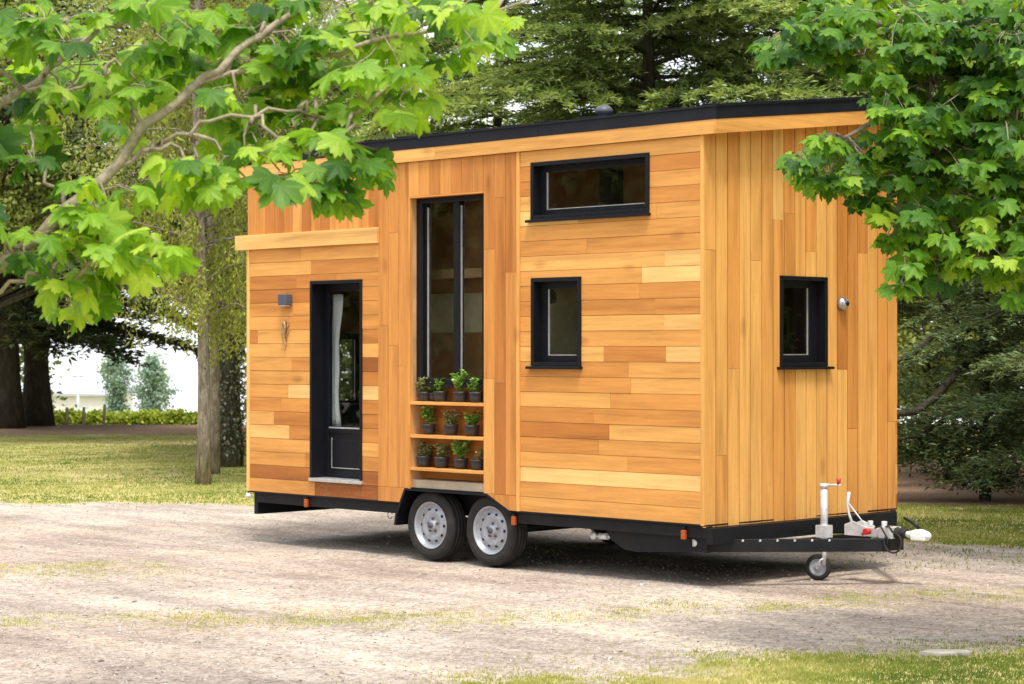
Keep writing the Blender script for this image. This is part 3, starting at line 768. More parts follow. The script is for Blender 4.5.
e = empty('flower_vase', (-.45, 1.62, 1.52)); tag(e, 'vase of dusty pink flowers inside the window of the front end', 'vase')
mb = MB(); mb.lathe([(0, 0), (.045, 0), (.06, .08), (.035, .16), (.04, .19), (.03, .19), (.025, .16), (0, .15)], (0, 0, 0), (0, 0, 1), 20); mb.build('vase', M['cream'], e)
vr = np.random.default_rng(12); mb = MB()
for k in range(13):
    lv = Leaves()
    tp_ = np.array([vr.normal(0, .10), vr.normal(0, .10), vr.uniform(.28, .62)]); mb.tube([(0, 0, .12), tp_ * .5 + np.array([0, 0, .08]), tp_], [.003, .003, .002], 5)
    q = 16; th = np.linspace(0, 6.28, q, endpoint=False); D = np.stack([np.cos(th), np.sin(th), vr.uniform(-.1, 1.0, q)], 1)
    lv.dia(np.repeat(tp_[None], q, 0), D, np.tile([0, 0, 1.0], (q, 1)), .042 * np.ones(q), .022 * np.ones(q), vr.uniform(.2, .9, q)); lv.build('flower', M['petal'], e)
mb.build('stems', M['herb'], e)

# lamps and ornament
mb = MB(); mb.box((-5.02, 2.205, 0.0), (-4.90, 2.305, .075), T=TS); lw = mb.build('wall_lamp', M['lampgrey'], house, bevel=0.006)
mb = MB(); mb.box((-5.0, 2.197, .012), (-4.92, 2.206, .063), T=TS); mb.build('lens', M['white'], lw)
mb = MB(); mb.lathe([(0.0, 0.0), (0.054, 0.0), (0.058, 0.012), (0.052, 0.03), (0.038, 0.05), (0.02, 0.06), (0.0, 0.062)], (0.002, 1.716, 2.168), (1, 0, 0), 28)
M['chrome'] = simple('brushed_chrome', (0.42, 0.42, 0.43), 0.25, 0.85, 0.5, 0.1, 30)
dm = mb.build('round_wall_light', M['chrome'], house)
mb = MB(); mb.lathe([(0.0, 0.0), (0.018, 0.0), (0.018, 0.012), (0.0, 0.014)], (0.058, 1.716, 2.168), (1, 0, 0), 16); mb.build('lens', M['black'], dm)
def gecko():
    mb = MB(); c = lambda u, z, n=.02: TS(-4.99 + u, 1.93 + z, n)
    mb.tube([c(0, .135), c(.0, .115), c(.012, .085), c(.004, .05), c(-.012, .01), c(-.006, -.03), c(.012, -.07), c(.02, -.105), c(.008, -.135)],
            [.006, .02, .013, .021, .024, .016, .010, .006, .002], 10)
    for s_, z in ((-1, .055), (1, .065), (-1, -.015), (1, -.005)):
        mb.tube([c(0, z, .014), c(s_ * .035, z + .012, .012), c(s_ * .045, z + .04, .010)], [.009, .007, .004], 6)
        for k in (-1, 0, 1): mb.tube([c(s_ * .045, z + .04, .010), c(s_ * .045 + k * .012, z + .056, .008)], [.004, .002], 5)
    mb.build('lizard_ornament', M['brass'], house)
gecko()

# ---- chassis
ch = MB()
ch.box((-5.44, 0.02, 0.375), (-3.50, 0.10, 0.462)); ch.box((-2.03, 0.02, 0.375), (0.0, 0.10, 0.462)); ch.box((-3.52, 0.27, 0.375), (-2.0, 0.33, 0.462)); ch.box((-3.499, 0.02, 0.376), (-3.45, 0.33, 0.461)); ch.box((-2.08, 0.02, 0.376), (-2.031, 0.33, 0.461)); ch.box((-5.44, WID - .10, 0.375), (0.0, WID - .02, 0.462))
ch.box((0.0015, 0.02, 0.33), (0.06, WID - .09, 0.452))
for x in (-4.6, -3.9, -3.25, -2.68, -2.1, -1.4, -0.7): ch.box((x, 0.332, 0.385), (x + .06, WID - .102, 0.455))
ch.box((-5.56, 0.0, 0.4635), (-3.40, .27, 0.4765)); ch.box((-2.07, 0.0, 0.4635), (0.0, .27, 0.4765)); ch.box((-5.56, 0.27, 0.4635), (0.0, WID, 0.4765)); ch.box((-3.40, .262, .40), (-2.05, .272, .70)); ch.box((-3.335, .0, .604), (-2.34, .275, .612))
ch.box((-1.0, 0.70, 0.30), (-0.4, 1.8, 0.384))
chas = ch.build('chassis', M['chassis'], house, bevel=0.003)
mb = MB(); mb.box((-5.50, 0.03, 0.262), (-5.445, WID - .03, 0.462)); bump = mb.build('rear_crossmember', M['chassis'], house, bevel=0.004)
mb = MB()
for y in (0.2, WID - .2): mb.box((-5.518, y - .12, .30), (-5.501, y + .12, .40))
build_each(mb, 'tail_lamp', M['red'], bump)
mb = MB(); mb.tube([(-5.53, .02, .43), (-5.56, -.02, .44)], .02, 10); mb.build('side_lamp', M['white'], bump)
for x, z in ((-4.70, .405), (-2.03, .395), (-0.205, .392)):
    mb = MB(); mb.box((x - .020, -.012, z - .036), (x + .020, .018, z + .036)); mk = mb.build('marker_light', M['orange'], house, bevel=0.006)
    mb = MB(); mb.box((x - .012, -.004, z + .037), (x + .012, .016, z + .062)); mb.build('bracket', M['chassis'], mk)
# side plates of the draw arms under the near and far sills
mb = MB()
for (y0, y1) in ((0.055, 0.095), (WID - .095, WID - .055)):
    T_ = lambda u, z, n: (u, n, z)
    mb.prism([(-1.05, .374), (-1.0, .30), (-0.86, .235), (-0.72, .222), (-0.14, .262), (-0.02, .262), (-0.02, .374)], y0, y1, T_)
build_each(mb, 'draw_arm_plate', M['chassis'], house)
def beam(mbx, p, q, w, z0, z1):
    p = np.array(p, float); q = np.array(q, float); d = unit(q - p); s_ = np.array([-d[1], d[0]]) * w / 2
    c = [p - s_, q - s_, q + s_, p + s_]
    mbx.add([(a[0], a[1], z0) for a in c] + [(a[0], a[1], z1) for a in c], [(0, 3, 2, 1), (4, 5, 6, 7), (0, 1, 5, 4), (1, 2, 6, 5), (2, 3, 7, 6), (3, 0, 4, 7)])
mb = MB(); beam(mb, (-0.17, 0.08), (0.84, 1.17), 0.055, .258, .355); beam(mb, (-0.17, WID - .08), (0.84, 1.33), 0.055, .258, .355)
mb.box((0.70, 1.16, .262), (0.86, 1.34, .352)); mb.box((0.20, .72, .275), (.25, 1.78, .335))
db = mb.build('drawbar', M['chassis'], house, bevel=0.004)
mb = MB(); mb.tube([(-.135, .085, .33), (-.155, .05, .33)], [.032, .028], 14)
for k in range(6):
    x = .1 + k * .09; mb.tube([(x, .08 + (x + .17) * 1.079 - .03, .345), (x, .08 + (x + .17) * 1.079 - .045, .345)], .009, 8)
build_each(mb, 'bolt', M['galv'], db)
# coupling with overrun brake
mb = MB()
mb.box((0.47, 1.20, .357), (0.80, 1.30, .425)); mb.box((0.74, 1.185, .352), (.86, 1.315, .44))
mb.prism([(0.42, .357), (.62, .357), (.62, .43), (.50, .47), (.42, .44)], 1.185, 1.195, T_)
mb.prism([(0.42, .357), (.62, .357), (.62, .43), (.50, .47), (.42, .44)], 1.305, 1.315, T_)
mb.tube([(.62, 1.25, .44), (.62, 1.25, .475)], .022, 12); mb.tube([(.75, 1.25, .44), (.75, 1.25, .478)], .022, 12)
cb = mb.build('coupling_housing', M['galv'], house, bevel=0.003)
mb = MB(); mb.tube([(.82, 1.25, .395), (.845, 1.25, .395), (.87, 1.25, .395), (.89, 1.25, .395), (.915, 1.25, .395), (.94, 1.25, .395), (.96, 1.25, .395)], [.05, .034, .048, .034, .046, .034, .04], 14)
mb.build('bellows', M['rubber'], cb)
mb = MB(); mb.tube([(.95, 1.25, .39), (1.0, 1.25, .392), (1.04, 1.25, .40), (1.09, 1.25, .40), (1.14, 1.25, .39), (1.17, 1.25, .385)], [.024, .028, .034, .038, .034, .018], 14)
mb.box((1.01, 1.21, .350), (1.14, 1.29, .395)); hc = mb.build('hitch_cap', M['white'], house, bevel=0.01)
mb = MB(); mb.tube([(1.07, 1.25, .44), (1.02, 1.25, .475), (.93, 1.25, .515)], [.012, .012, .010], 8); mb.build('hitch_handle', M['chassis'], hc)
mb = MB(); mb.tube([(.665, 1.17, .40), (.665, 1.12, .40)], [.024, .026], 12); mb.tube([(.665, 1.15, .40), (.62, 1.14, .375)], .012, 8); mb.build('release_knob', M['red'], cb)
cab = []
for k in range(13):
    t = k / 12 * 1.75 * PI; cab.append((.92 + .075 * math.sin(t), 1.13 - 0.02 * k / 12, .33 + .075 * math.cos(t)))
mb = MB(); mb.tube(cab, .008, 8); mb.tube([(.80, 1.2, .44), (.86, 1.15, .455), (.91, 1.13, .41)], .008, 8); mb.tube([(.72, 1.17, .43), (.80, 1.13, .45), (.87, 1.12, .36), (.85, 1.14, .29)], .007, 8)
mb.build('brake_cable', M['rubber'], cb)
# hand brake lever
mb = MB(); mb.tube([(.50, 1.20, .42), (.455, 1.20, .52), (.44, 1.20, .60), (.455, 1.20, .69)], [.011, .010, .012, .014], 10)
mb.tube([(.455, 1.20, .60), (.60, 1.20, .45)], .006, 8); mb.build('brake_lever', M['galv'], cb)
# jockey wheel
JX, JY = 0.29, 1.10
mb = MB(); mb.tube([(JX, JY, .30), (JX, JY, .73)], .0285, 16); mb.tube([(JX, JY, .72), (JX, JY, .755)], .034, 14); mb.box((JX - .045, JY - .05, .335), (JX + .045, JY + .05, .43))
mb.tube([(JX, JY, .742), (JX + .145, JY + .02, .748)], .009, 8)
mb.tube([(JX, JY, .12), (JX, JY, .31)], .018, 12)
jw = mb.build('jockey_wheel', M['galv'], house)
mb = MB(); mb.tube([(JX + .125, JY + .02, .75), (JX + .125, JY + .02, .80)], [.014, .018], 10); mb.build('crank_knob', M['red'], jw)
jc = np.array([JX - .055, JY - 0.0, .1]); jax = unit(np.array([0.45, -1.0, 0.0]))
mb = MB(); mb.lathe([(.068, -.026), (.088, -.03), (.1, -.02), (.103, 0), (.1, .02), (.088, .03), (.068, .026)], jc, jax, 28); mb.build('tyre', M['rubber'], jw)
mb = MB(); mb.lathe([(.0, -.02), (.02, -.028), (.03, -.012), (.055, -.010), (.07, -.024), (.07, .024), (.055, .010), (.03, .012), (.02, .028), (0, .03)], jc, jax, 24); mb.build('rim', M['rim'], jw)
mb = MB()
for s_ in (-1, 1):
    o_ = jax * .04 * s_; mb.tube([jc + o_, jc + o_ + np.array([.03, 0, .06]), np.array([JX, JY, .17]) + o_ * .5], .009, 8)
mb.tube([jc - jax * .045, jc + jax * .045], .011, 10); mb.build('fork', M['galv'], jw)

# road wheels
def road_wheel(x, y, s_):
    w = empty('wheel', (x, y, 0.293)); w.parent = house
    ax = (0, s_, 0)
    mb = MB()
    pr = [(.195, .060), (.205, .078), (.225, .088), (.255, .092), (.278, .086), (.294, .070), (.299, .045), (.2925, .040), (.2925, .034), (.300, .030), (.301, .004), (.294, .002), (.294, -.002), (.301, -.004),
          (.300, -.030), (.2925, -.034), (.2925, -.040), (.299, -.045), (.294, -.070), (.278, -.086), (.255, -.092), (.225, -.088), (.205, -.078), (.195, -.060)]
    mb.lathe(pr, (0, 0, 0), ax, 56); mb.lathe([(.247, .0926), (.251, .094), (.255, .0926)], (0, 0, 0), ax, 56)
    t = mb.build('tyre', M['rubber'], w)
    mb = MB()
    mb.lathe([(.196, -.07), (.196, .066), (.203, .080), (.198, .085), (.190, .078), (.183, .052), (.172, .040), (.160, .034), (.150, .037), (.128, .056), (.112, .062), (.088, .052), (.070, .046), (.050, .046), (.044, .062), (.036, .074), (.0, .076)], (0, 0, 0), ax, 48)
    r = mb.build('rim', M['rim'], w)
    mb = MB()
    for k in range(10):
        a = 2 * PI * k / 10; c = (math.cos(a) * .136, .0, math.sin(a) * .136)
        mb.lathe([(0.0, .0545), (.0125, .0545), (.0125, .047)], c, ax, 12)
    build_each(mb, 'vent_hole', M['black'], r)
    mb = MB()
    for k in range(5):
        a = 2 * PI * k / 5 + .3; c = (math.cos(a) * .058, .0, math.sin(a) * .058)
        mb.lathe([(.011, .042), (.011, .060), (.0, .063)], c, ax, 6, smooth=False)
    mb.lathe([(.028, .07), (.026, .086), (.0, .088)], (0, 0, 0), ax, 16)
    build_each(mb, 'wheel_nut', M['lampgrey'], r)
    return w
for x in (-3.085, -2.352):
    road_wheel(x, 0.125, -1); road_wheel(x, WID - 0.125, 1)
mb = MB()
for x in (-3.085, -2.352): mb.tube([(x, .25, .29), (x, WID - .25, .29)], .038, 12)
for y in (.26, WID - .26): mb.box((-3.1, y - .03, .27), (-2.2, y + .03, .36))
mb.build('axle', M['chassis'], house)
# mudguards: folded sheet following the arch
for (y0, y1) in ((-0.012, 0.25), (WID - .25, WID + .012)):
    mb = MB(); out_ = [(-3.49, .275), (-3.475, .37), (-3.355, .602), (-2.335, .602), (-2.045, .462)]
    inn = [(-3.465, .275), (-3.45, .365), (-3.34, .584), (-2.34, .584), (-2.055, .446)]
    for i in range(4):
        mb.prism([out_[i], out_[i + 1], inn[i + 1], inn[i]], y0, y1, T_)
    mb.build('mudguard', M['black'], house)
mb = MB(); mb.tube([(-1.43, .3, .40), (-1.38, .25, .33), (-1.23, .2, .30)], .012, 8); mb.tube([(-1.18, .12, .315), (-1.09, .12, .318)], [.028, .028], 10)
mb.tube([(-1.24, .12, .315), (-1.00, .12, .318)], .012, 8); mb.lathe([(0, -.02), (.03, -.02), (.03, .02), (0, .02)], (-1.00, .12, .318), (0, 1, 0), 12); mb.lathe([(0, -.02), (.03, -.02), (.03, .02), (0, .02)], (-1.24, .12, .315), (0, 1, 0), 12)
mb.build('steady_leg', M['galv'], house)
mb = MB()
for k in range(13):
    pass
mb.tube([(-3.62 + .03 * math.cos(t), .06, .35 + .03 * math.sin(t)) for t in np.linspace(0.3, 5.9, 12)], .004, 6)
mb.build('tie_ring', M['lampgrey'], house)

# ------------------------------------------------------------------ potted plants on the shelves
def pot_plant(x, zs, kind, label, s_=1.0, n_=0.065, seed=0):
    r = np.random.default_rng(seed + 100)
    e = empty('potted_plant', TS(x, zs, -n_)); tag(e, label, 'potted plant', 'potted plants on the shelves under the tall window')
    mb = MB(); h = 0.085 * s_; R = 0.056 * s_
    mb.lathe([(0, 0.001), (R * .78, 0.001), (R * .98, h * .45), (R, h * .78), (R * 1.08, h * .80), (R * 1.08, h), (R * .95, h), (R * .92, h * .86), (0, h * .86)], (0, 0, 0), (0, 0, 1), 24)
    mb.build('pot', M['pot'], e)
    lv = Leaves(); st = MB()
    H, n, wid, ll, up, matk = kind; H *= 1.12; n = int(n * 1.35) + 1; wid *= 1.15; ll *= 1.15
    for k in range(n):
        th = r.uniform(0, 6.28); rr = R * .5 * r.random() ** .5
        b = np.array([math.cos(th) * rr, math.sin(th) * rr, h * .85]); top = b + np.array([math.cos(th) * wid * r.random(), math.sin(th) * wid * r.random() * .8, H * r.uniform(.55, 1.0)])
        m_ = (b + top) / 2 + np.array([0, 0, H * .1]); st.tube([b, m_, top], [.0022, .0018, .001], 5)
        q = r.integers(7, 12)
        tt = r.uniform(.25, 1.0, q)[:, None]; P = b + (top - b) * tt
        an = r.uniform(0, 6.28, q); D = np.stack([np.cos(an), np.sin(an), r.uniform(up - .4, up + .5, q)], 1)
        lv.dia(P, D, np.stack([r.normal(0, .4, q), r.normal(0, .4, q), np.ones(q)], 1), ll * r.uniform(.7, 1.2, q), ll * .62 * np.ones(q), r.normal(.5, .22, q))
    lv.build('leaves', M[matk], e); st.build('stems', M['herb'], e)
T0, T1, T2 = 1.353, 1.069, 0.788
A_ = (.115, 19, .045, .03, .4, 'herb'); Bt = (.17, 18, .07, .042, .5, 'herb'); C_ = (.12, 17, .05, .036, .2, 'herb2'); Dk = (.14, 9, .05, .045, .3, 'herb')
def px2u(px): # along the near side at the shelves
    dv = FW + RT * (px - 512) / FPX; return CAM[0] + dv[0] * (0.075 - CAM[1]) / dv[1]
plants = [
 (px2u(424.4), T0, C_, 'small reddish trailing plant in a dark pot, left end of the top shelf', .95),
 (px2u(440.8), T0, A_, 'low bushy green herb, second pot of the top shelf', 1.05),
 (px2u(460.5), T0, Bt, 'tallest bright green leafy plant, third pot of the top shelf', 1.05),
 (px2u(476.5), T0, A_, 'pale green herb in a dark pot, right end of the top shelf', 1.05),
 (px2u(428.9), T1, Dk, 'dark green leafy herb in a round pot, left pot of the middle shelf', 1.05),
 (px2u(451), T1, C_, 'variegated cream-edged plant in the centre pot of the middle shelf', 1.1),
 (px2u(472), T1, A_, 'short green plant in the right pot of the middle shelf', 1.1),
 (px2u(424.0), T2, C_, 'bushy pale variegated plant, left end of the bottom shelf', 1.12),
 (px2u(442), T2, C_, 'small sparse pale plant, second pot of the bottom shelf', 1.12),
 (px2u(461), T2, Bt, 'tall upright green plant, third pot of the bottom shelf', 1.05),
 (px2u(478), T2, (.11, 5, .04, .03, .4, 'herb2'), 'nearly bare plant with few leaves, right end of the bottom shelf', 1.05)]
for i, (x, z, k, lb, s_) in enumerate(plants): pot_plant(x, z + .0005, k, lb, s_, .075, i)
pot_plant(px2u(430), T0, (.13, 9, .05, .045, .3, 'herb'), 'dark leafy plant at the back of the top shelf, behind the reddish one', .9, .125, 40)

# ------------------------------------------------------------------ trees
def curve_pts(p0, p1, sag, n=7, wob=0.0, r=None):
    p0 = np.array(p0, float); p1 = np.array(p1, float); out = []
    for i in range(n):
        t = i / (n - 1); p = p0 + (p1 - p0) * t; p[2] += sag * math.sin(PI * t)
        if wob and 0 < i < n - 1 and r is not None: p += r.normal(0, wob, 3)
        out.append(p)
    return out

def cedar(base, H, tr, z0, Lb, nb, seed, mat, label, name='cedar_tree', cat='tree', spray=(0.14, 0.036), step=0.052, droop=0.28, rise=0.22, azr=None, shape=0.75, zpow=1.0, group=None, barkm='bark_dark', lean=(0, 0), dens=1.0):
    r = np.random.default_rng(seed)
    e = empty(name, tuple(base)); tag(e, label, cat, group)
    tk = MB(); lv = Leaves()
    hs = np.linspace(0, 1, 12)
    tp = [np.array([lean[0] * h + .05 * math.sin(h * 9 + seed), lean[1] * h + .05 * math.cos(h * 7), h * H - .1]) for h in hs]
    tk.tube(tp, [tr * (1.35 if h == 0 else 1.0) * (1 - h) ** .8 + .012 for h in hs], 14)
    def trunk_at(z):
        t = min(1, max(0, z / H)); return np.array([lean[0] * t, lean[1] * t, z])
    for i in range(nb):
        t = ((i + r.random()) / nb) ** zpow; z = z0 + (H - z0) * t
        az = i * 2.39996 + r.normal(0, .25)
        if azr is not None: az = r.uniform(*azr)
        ln = Lb * max(0.12, (1 - t)) ** shape * r.uniform(.7, 1.15)
        dr = np.array([math.cos(az), math.sin(az), 0.0]); sd = np.array([-dr[1], dr[0], 0.0])
        ri = rise * r.uniform(.5, 1.4); dp = droop * r.uniform(.6, 1.5); cv = r.normal(0, .12)
        def pt(s_): return trunk_at(z) + dr * ln * s_ + sd * ln * cv * s_ * s_ + np.array([0, 0, ln * (ri * s_ - dp * s_ * s_)])
        bp = [pt(s_) for s_ in np.linspace(0, 1, 9)]
        br = tr * .30 * (ln / Lb) ** .8
        tk.tube(bp, [br * (1 - .9 * s_) + .006 for s_ in np.linspace(0, 1, 9)], 6, cap=False)
        ns = max(5, int(ln / 0.145 * dens)); tone_b = r.normal(.45, .12)
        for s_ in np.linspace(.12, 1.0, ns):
            p = pt(s_)
            for sg in (-1, 1):
                if r.random() < .12: continue
                bl = ln * .30 * (1.08 - s_ * .75) * r.uniform(.5, 1.3) + .12
                an = r.uniform(.5, 1.05); d = dr * math.cos(an) + sd * sg * math.sin(an) + np.array([0, 0, r.normal(-.02, .12)])
                d = unit(d); k = max(3, int(bl / step)); u = (np.arange(k) + r.random(k)) / k
                P = p + d * (bl * u)[:, None] + np.array([0, 0, -1.0]) * (.22 * bl * u * u)[:, None]
                if bl > .35: tk.tube([p, p + d * bl * .5 - np.array([0, 0, .05 * bl]), p + d * bl * .95 - np.array([0, 0, .2 * bl])], [.008, .005, .002], 4, cap=False)
                P = np.repeat(P, 3, 0); kk = len(P); P = P + r.normal(0, .022, (kk, 3)) * np.array([1, 1, .7])
                side = np.cross(d, (0, 0, 1.0)); q = r.uniform(-1.1, 1.1, kk)[:, None]
                D = d * r.uniform(.4, 1.0, kk)[:, None] + side * q + np.stack([np.zeros(kk), np.zeros(kk), r.normal(.12, .28, kk)], 1)
                Nn = np.stack([r.normal(0, .45, kk), r.normal(0, .45, kk), np.ones(kk)], 1)
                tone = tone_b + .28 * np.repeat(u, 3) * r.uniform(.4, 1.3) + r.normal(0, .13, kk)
                lv.dia(P, D, Nn, spray[0] * r.uniform(.6, 1.3, kk), spray[1] * r.uniform(.7, 1.3, kk), tone)
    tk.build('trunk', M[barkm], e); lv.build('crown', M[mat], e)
    return e

def broadleaf(base, H, tr, cz, rad, nclump, per, seed, mat, label, leaf=(.085, .06), cr=.42, name='broadleaf_tree', cat='tree', group=None, barkm='bark_dark', fill=.55, off=(0, 0)):
    r = np.random.default_rng(seed); e = empty(name, tuple(base)); tag(e, label, cat, group)
    tk = MB(); lv = Leaves(); c0 = np.array([off[0], off[1], cz])
    tk.tube([np.array([.04 * math.sin(h * 5 + seed), .04 * math.cos(h * 4 + seed), h * cz * 1.15 - .1]) for h in np.linspace(0, 1, 8)], [tr * (1.3 if h == 0 else 1) * (1 - .75 * h) for h in np.linspace(0, 1, 8)], 12)
    for i in range(nclump):
        v = unit(r.normal(0, 1, 3)); c = c0 + v * np.array(rad) * r.uniform(fill, 1.05) ** .7
        if c[2] < .3: c[2] = .3 + r.random()
        sz = cr * r.uniform(.5, 1.35)
        st = np.array([0, 0, min(cz * 1.1, max(.4, c[2] * .65))])
        if i % 3 == 0: tk.tube(curve_pts(st, c, .12, 5, .05, r), [tr * .28, tr * .2, tr * .14, tr * .08, .008], 5, cap=False)
        P = c + r.normal(0, 1, (per, 3)) * np.array([sz, sz, sz * .62]) * .55
        out = unit(P - c0); D = unit(r.normal(0, 1, (per, 3)) + out * .5 + np.array([0, 0, -.35])); Nn = unit(out * .6 + np.array([0, 0, .9]) + r.normal(0, .55, (per, 3)))
        lv.dia(P, D, Nn, leaf[0] * r.uniform(.6, 1.35, per), leaf[1] * r.uniform(.7, 1.3, per), r.normal(.5, .16) + r.normal(0, .14, per))
    tk.build('trunk', M[barkm], e); lv.build('crown', M[mat], e)
    return e

def hanging(base, H, tr, z0, rad, nstr, seed, label, mat='willow', barkm='bark_pale', name='drooping_tree'):
    r = np.random.default_rng(seed); e = empty(name, tuple(base)); tag(e, label, 'tree')
    tk = MB(); lv = Leaves()
    hs = np.linspace(0, 1, 14)
    tk.tube([np.array([.05 * math.sin(h * 8), .04 * math.cos(h * 6) - .04, h * H - .05]) for h in hs], [tr * (1.25 if h == 0 else 1) * (1 - .8 * h) + .01 for h in hs], 12)
    nbr = nstr // 9
    for i in range(nbr):
        z = z0 + (H - z0) * (i + r.random()) / nbr + .2; az = i * 2.4 + r.normal(0, .3); ln = rad * r.uniform(.35, 1.1) * (1 - .5 * max(0, (z / H - .6)))
        dr = np.array([math.cos(az), math.sin(az), 0]); p0 = np.array([0, 0, z]); p1 = p0 + dr * ln + np.array([0, 0, ln * r.uniform(-.1, .3)])
        bp = curve_pts(p0, p1, ln * .12, 6, .02, r); tk.tube(bp, [.022, .018, .014, .01, .007, .004], 5, cap=False)
        for k in range(9):
            s_ = r.uniform(.15, 1.0); p = p0 + (p1 - p0) * s_ + np.array([0, 0, ln * .12 * math.sin(PI * s_)]); hl = r.uniform(.25, .9)
            tk.tube([p, p + np.array([r.normal(0, .05), r.normal(0, .05), -hl])], [.003, .0015], 3, cap=False)
            q = int(hl / .022); u = r.random(q); P = p + np.stack([r.normal(0, .05, q), r.normal(0, .05, q), -hl * u], 1)
            D = np.stack([r.normal(0, .6, q), r.normal(0, .6, q), -np.ones(q) * .8], 1); Nn = r.normal(0, 1, (q, 3))
            lv.dia(P, D, Nn, .075 * r.uniform(.6, 1.3, q), .03 * np.ones(q), r.normal(.5, .15) + r.normal(0, .15, q))
    tk.build('trunk', M[barkm], e); lv.build('crown', M[mat], e)
    return e, tk

# cedars behind the house
cedar(at(650, 31.5), 12.5, .13, 3.0, 4.8, 125, 11, 'cedar', 'broad cedar with layered lit boughs rising behind the middle of the roof', zpow=.9)
cedar(at(800, 35.0), 13.5, .14, 2.4, 5.2, 115, 12, 'cedar_blue', 'dark cedar standing behind the high front end of the roof', zpow=.9)
cedar(at(1075, 28.5), 11.5, .10, 0.45, 3.2, 110, 13, 'cedar_blue', 'dark green cedar at right whose boughs sweep down to the ground', zpow=1.0, droop=.36, spray=(.11, .028), step=.045)
cedar(at(1120, 25.0), 9.5, .09, 0.5, 3.0, 100, 17, 'cedar_blue', 'cedar at the right edge with its lowest boughs over the grass', zpow=1.0, droop=.30, spray=(.10, .024), step=.042)
cedar(at(500, 38.0), 12.0, .12, 3.2, 4.0, 70, 14, 'cedar', 'loose cedar with gaps of sky behind the low end of the roof', zpow=.9)
# big crooked limbs low in the right cedar
e = empty('bare_limbed_tree', tuple(at(985, 25.6))); tag(e, 'dark tree with crooked bare limbs curving out beside the front of the house', 'tree')
mb = MB(); Bp = at(985, 25.6)
def L3(px, py, d): return at3(px, py, d) - Bp
mb.tube([(0, 0, -.1), (0, 0, 1.0), (-.03, .02, 2.2), (.05, 0, 3.6), (.1, .05, 5.5)], [.075, .065, .055, .045, .03], 10)
mb.tube([L3(962, 350, 25.4), L3(952, 338, 25.3), L3(938, 330, 25.2), L3(925, 342, 25.0), L3(910, 356, 24.8), L3(890, 362, 24.6), L3(860, 352, 24.4)], [.06, .055, .05, .045, .042, .036, .02], 8)
mb.tube([L3(966, 366, 25.4), L3(950, 380, 25.2), L3(935, 398, 25.0), L3(915, 412, 24.8), L3(892, 415, 24.6), L3(862, 404, 24.5)], [.06, .05, .045, .04, .035, .02], 8)
mb.tube([L3(968, 330, 25.4), L3(956, 318, 25.2), L3(940, 300, 25.0), L3(935, 280, 24.8)], [.045, .03, .02, .01], 7)
mb.tube([L3(966, 400, 25.4), L3(944, 420, 25.3), L3(918, 436, 25.1), L3(895, 440, 24.9)], [.045, .035, .025, .015], 7)
mb.build('trunk', M['bark_dark'], e)
lv = Leaves(); r = np.random.default_rng(91)
for (px, py, s_) in [(900, 285, .35), (915, 268, .4), (935, 260, .4), (960, 282, .4), (978, 318, .4), (992, 300, .5), (985, 375, .35), (982, 430, .4), (900, 432, .25), (925, 438, .25), (955, 434, .3), (898, 452, .25), (940, 452, .25), (975, 455, .4), (985, 475, .3), (965, 474, .3), (1000, 462, .4), (1000, 340, .5), (1005, 400, .5), (1015, 430, .5), (897, 385, .15), (968, 350, .2)]:
    for k in range(10):
        c = L3(px, py, 25.4) + r.normal(0, s_ * .5, 3) * np.array([1, 1, .4]); n_ = 60
        P = c + r.normal(0, .16, (n_, 3)) * np.array([1.3, 1.3, .4]); D = r.normal(0, 1, (n_, 3)) * np.array([1, 1, .3]); Nn = r.normal(0, .4, (n_, 3)) + np.array([0, 0, 1])
        lv.dia(P, D, Nn, .10 * r.uniform(.6, 1.3, n_), .03 * np.ones(n_), r.normal(.4, .12) + r.normal(0, .13, n_))
lv.build('crown', M['cedar_blue'], e)

# dark conifers at the far left
cedar(at(8, 49.5), 13, .26, 2.2, 3.6, 80, 21, 'conifer', 'leftmost dark conifer with a thick pinkish-brown trunk', 'conifer_tree', zpow=1.05, spray=(.20, .08), step=.11, group=None)
cedar(at(36, 51.0), 14, .31, 2.1, 4.4, 100, 22, 'conifer', 'dark-trunked conifer whose low boughs reach over the gap of sky', 'conifer_tree', zpow=1.1, spray=(.20, .08), step=.11, droop=.25, rise=.1)
cedar(at(228, 36.5), 12, .20, 2.3, 3.4, 60, 23, 'conifer', 'dark conifer behind the ivy-clad trunk', 'conifer_tree', zpow=1.0, spray=(.13, .045), step=.10)
# ivy-clad trunk
e = broadleaf(at(226, 33.0), 9, .21, 6.2, (2.2, 2.2, 2.8), 70, 130, 31, 'grey', 'tree with a thick ivy-speckled trunk beside the rear of the house', barkm='bark_ivy', name='ivy_clad_tree')
lv = Leaves(); r = np.random.default_rng(5)
n_ = 3800; th = r.uniform(0, 6.28, n_); z = r.uniform(.15, 4.2, n_) ; R = .22 + r.uniform(-.01, .07, n_)
P = np.stack([np.cos(th) * R, np.sin(th) * R, z], 1); D = np.stack([np.cos(th) * .5, np.sin(th) * .5, r.normal(-.4, .6, n_)], 1)
lv.dia(P, D, np.stack([np.cos(th), np.sin(th), r.normal(.2, .4, n_)], 1), .055 * r.uniform(.6, 1.5, n_), .045 * np.ones(n_), r.normal(.5, .3, n_)); lv.build('ivy', M['ivy'], e)
# slim pale tree with hanging yellow-green foliage
hanging(at(203, 28.6), 9.5, .085, 1.9, 1.9, 1000, 41, 'slim pale-barked tree with hanging yellow-green foliage left of the house')
hanging(at(214, 31.2), 9.5, .07, 2.1, 2.6, 700, 42, 'yellow-green drooping tree just behind the slim pale trunk')
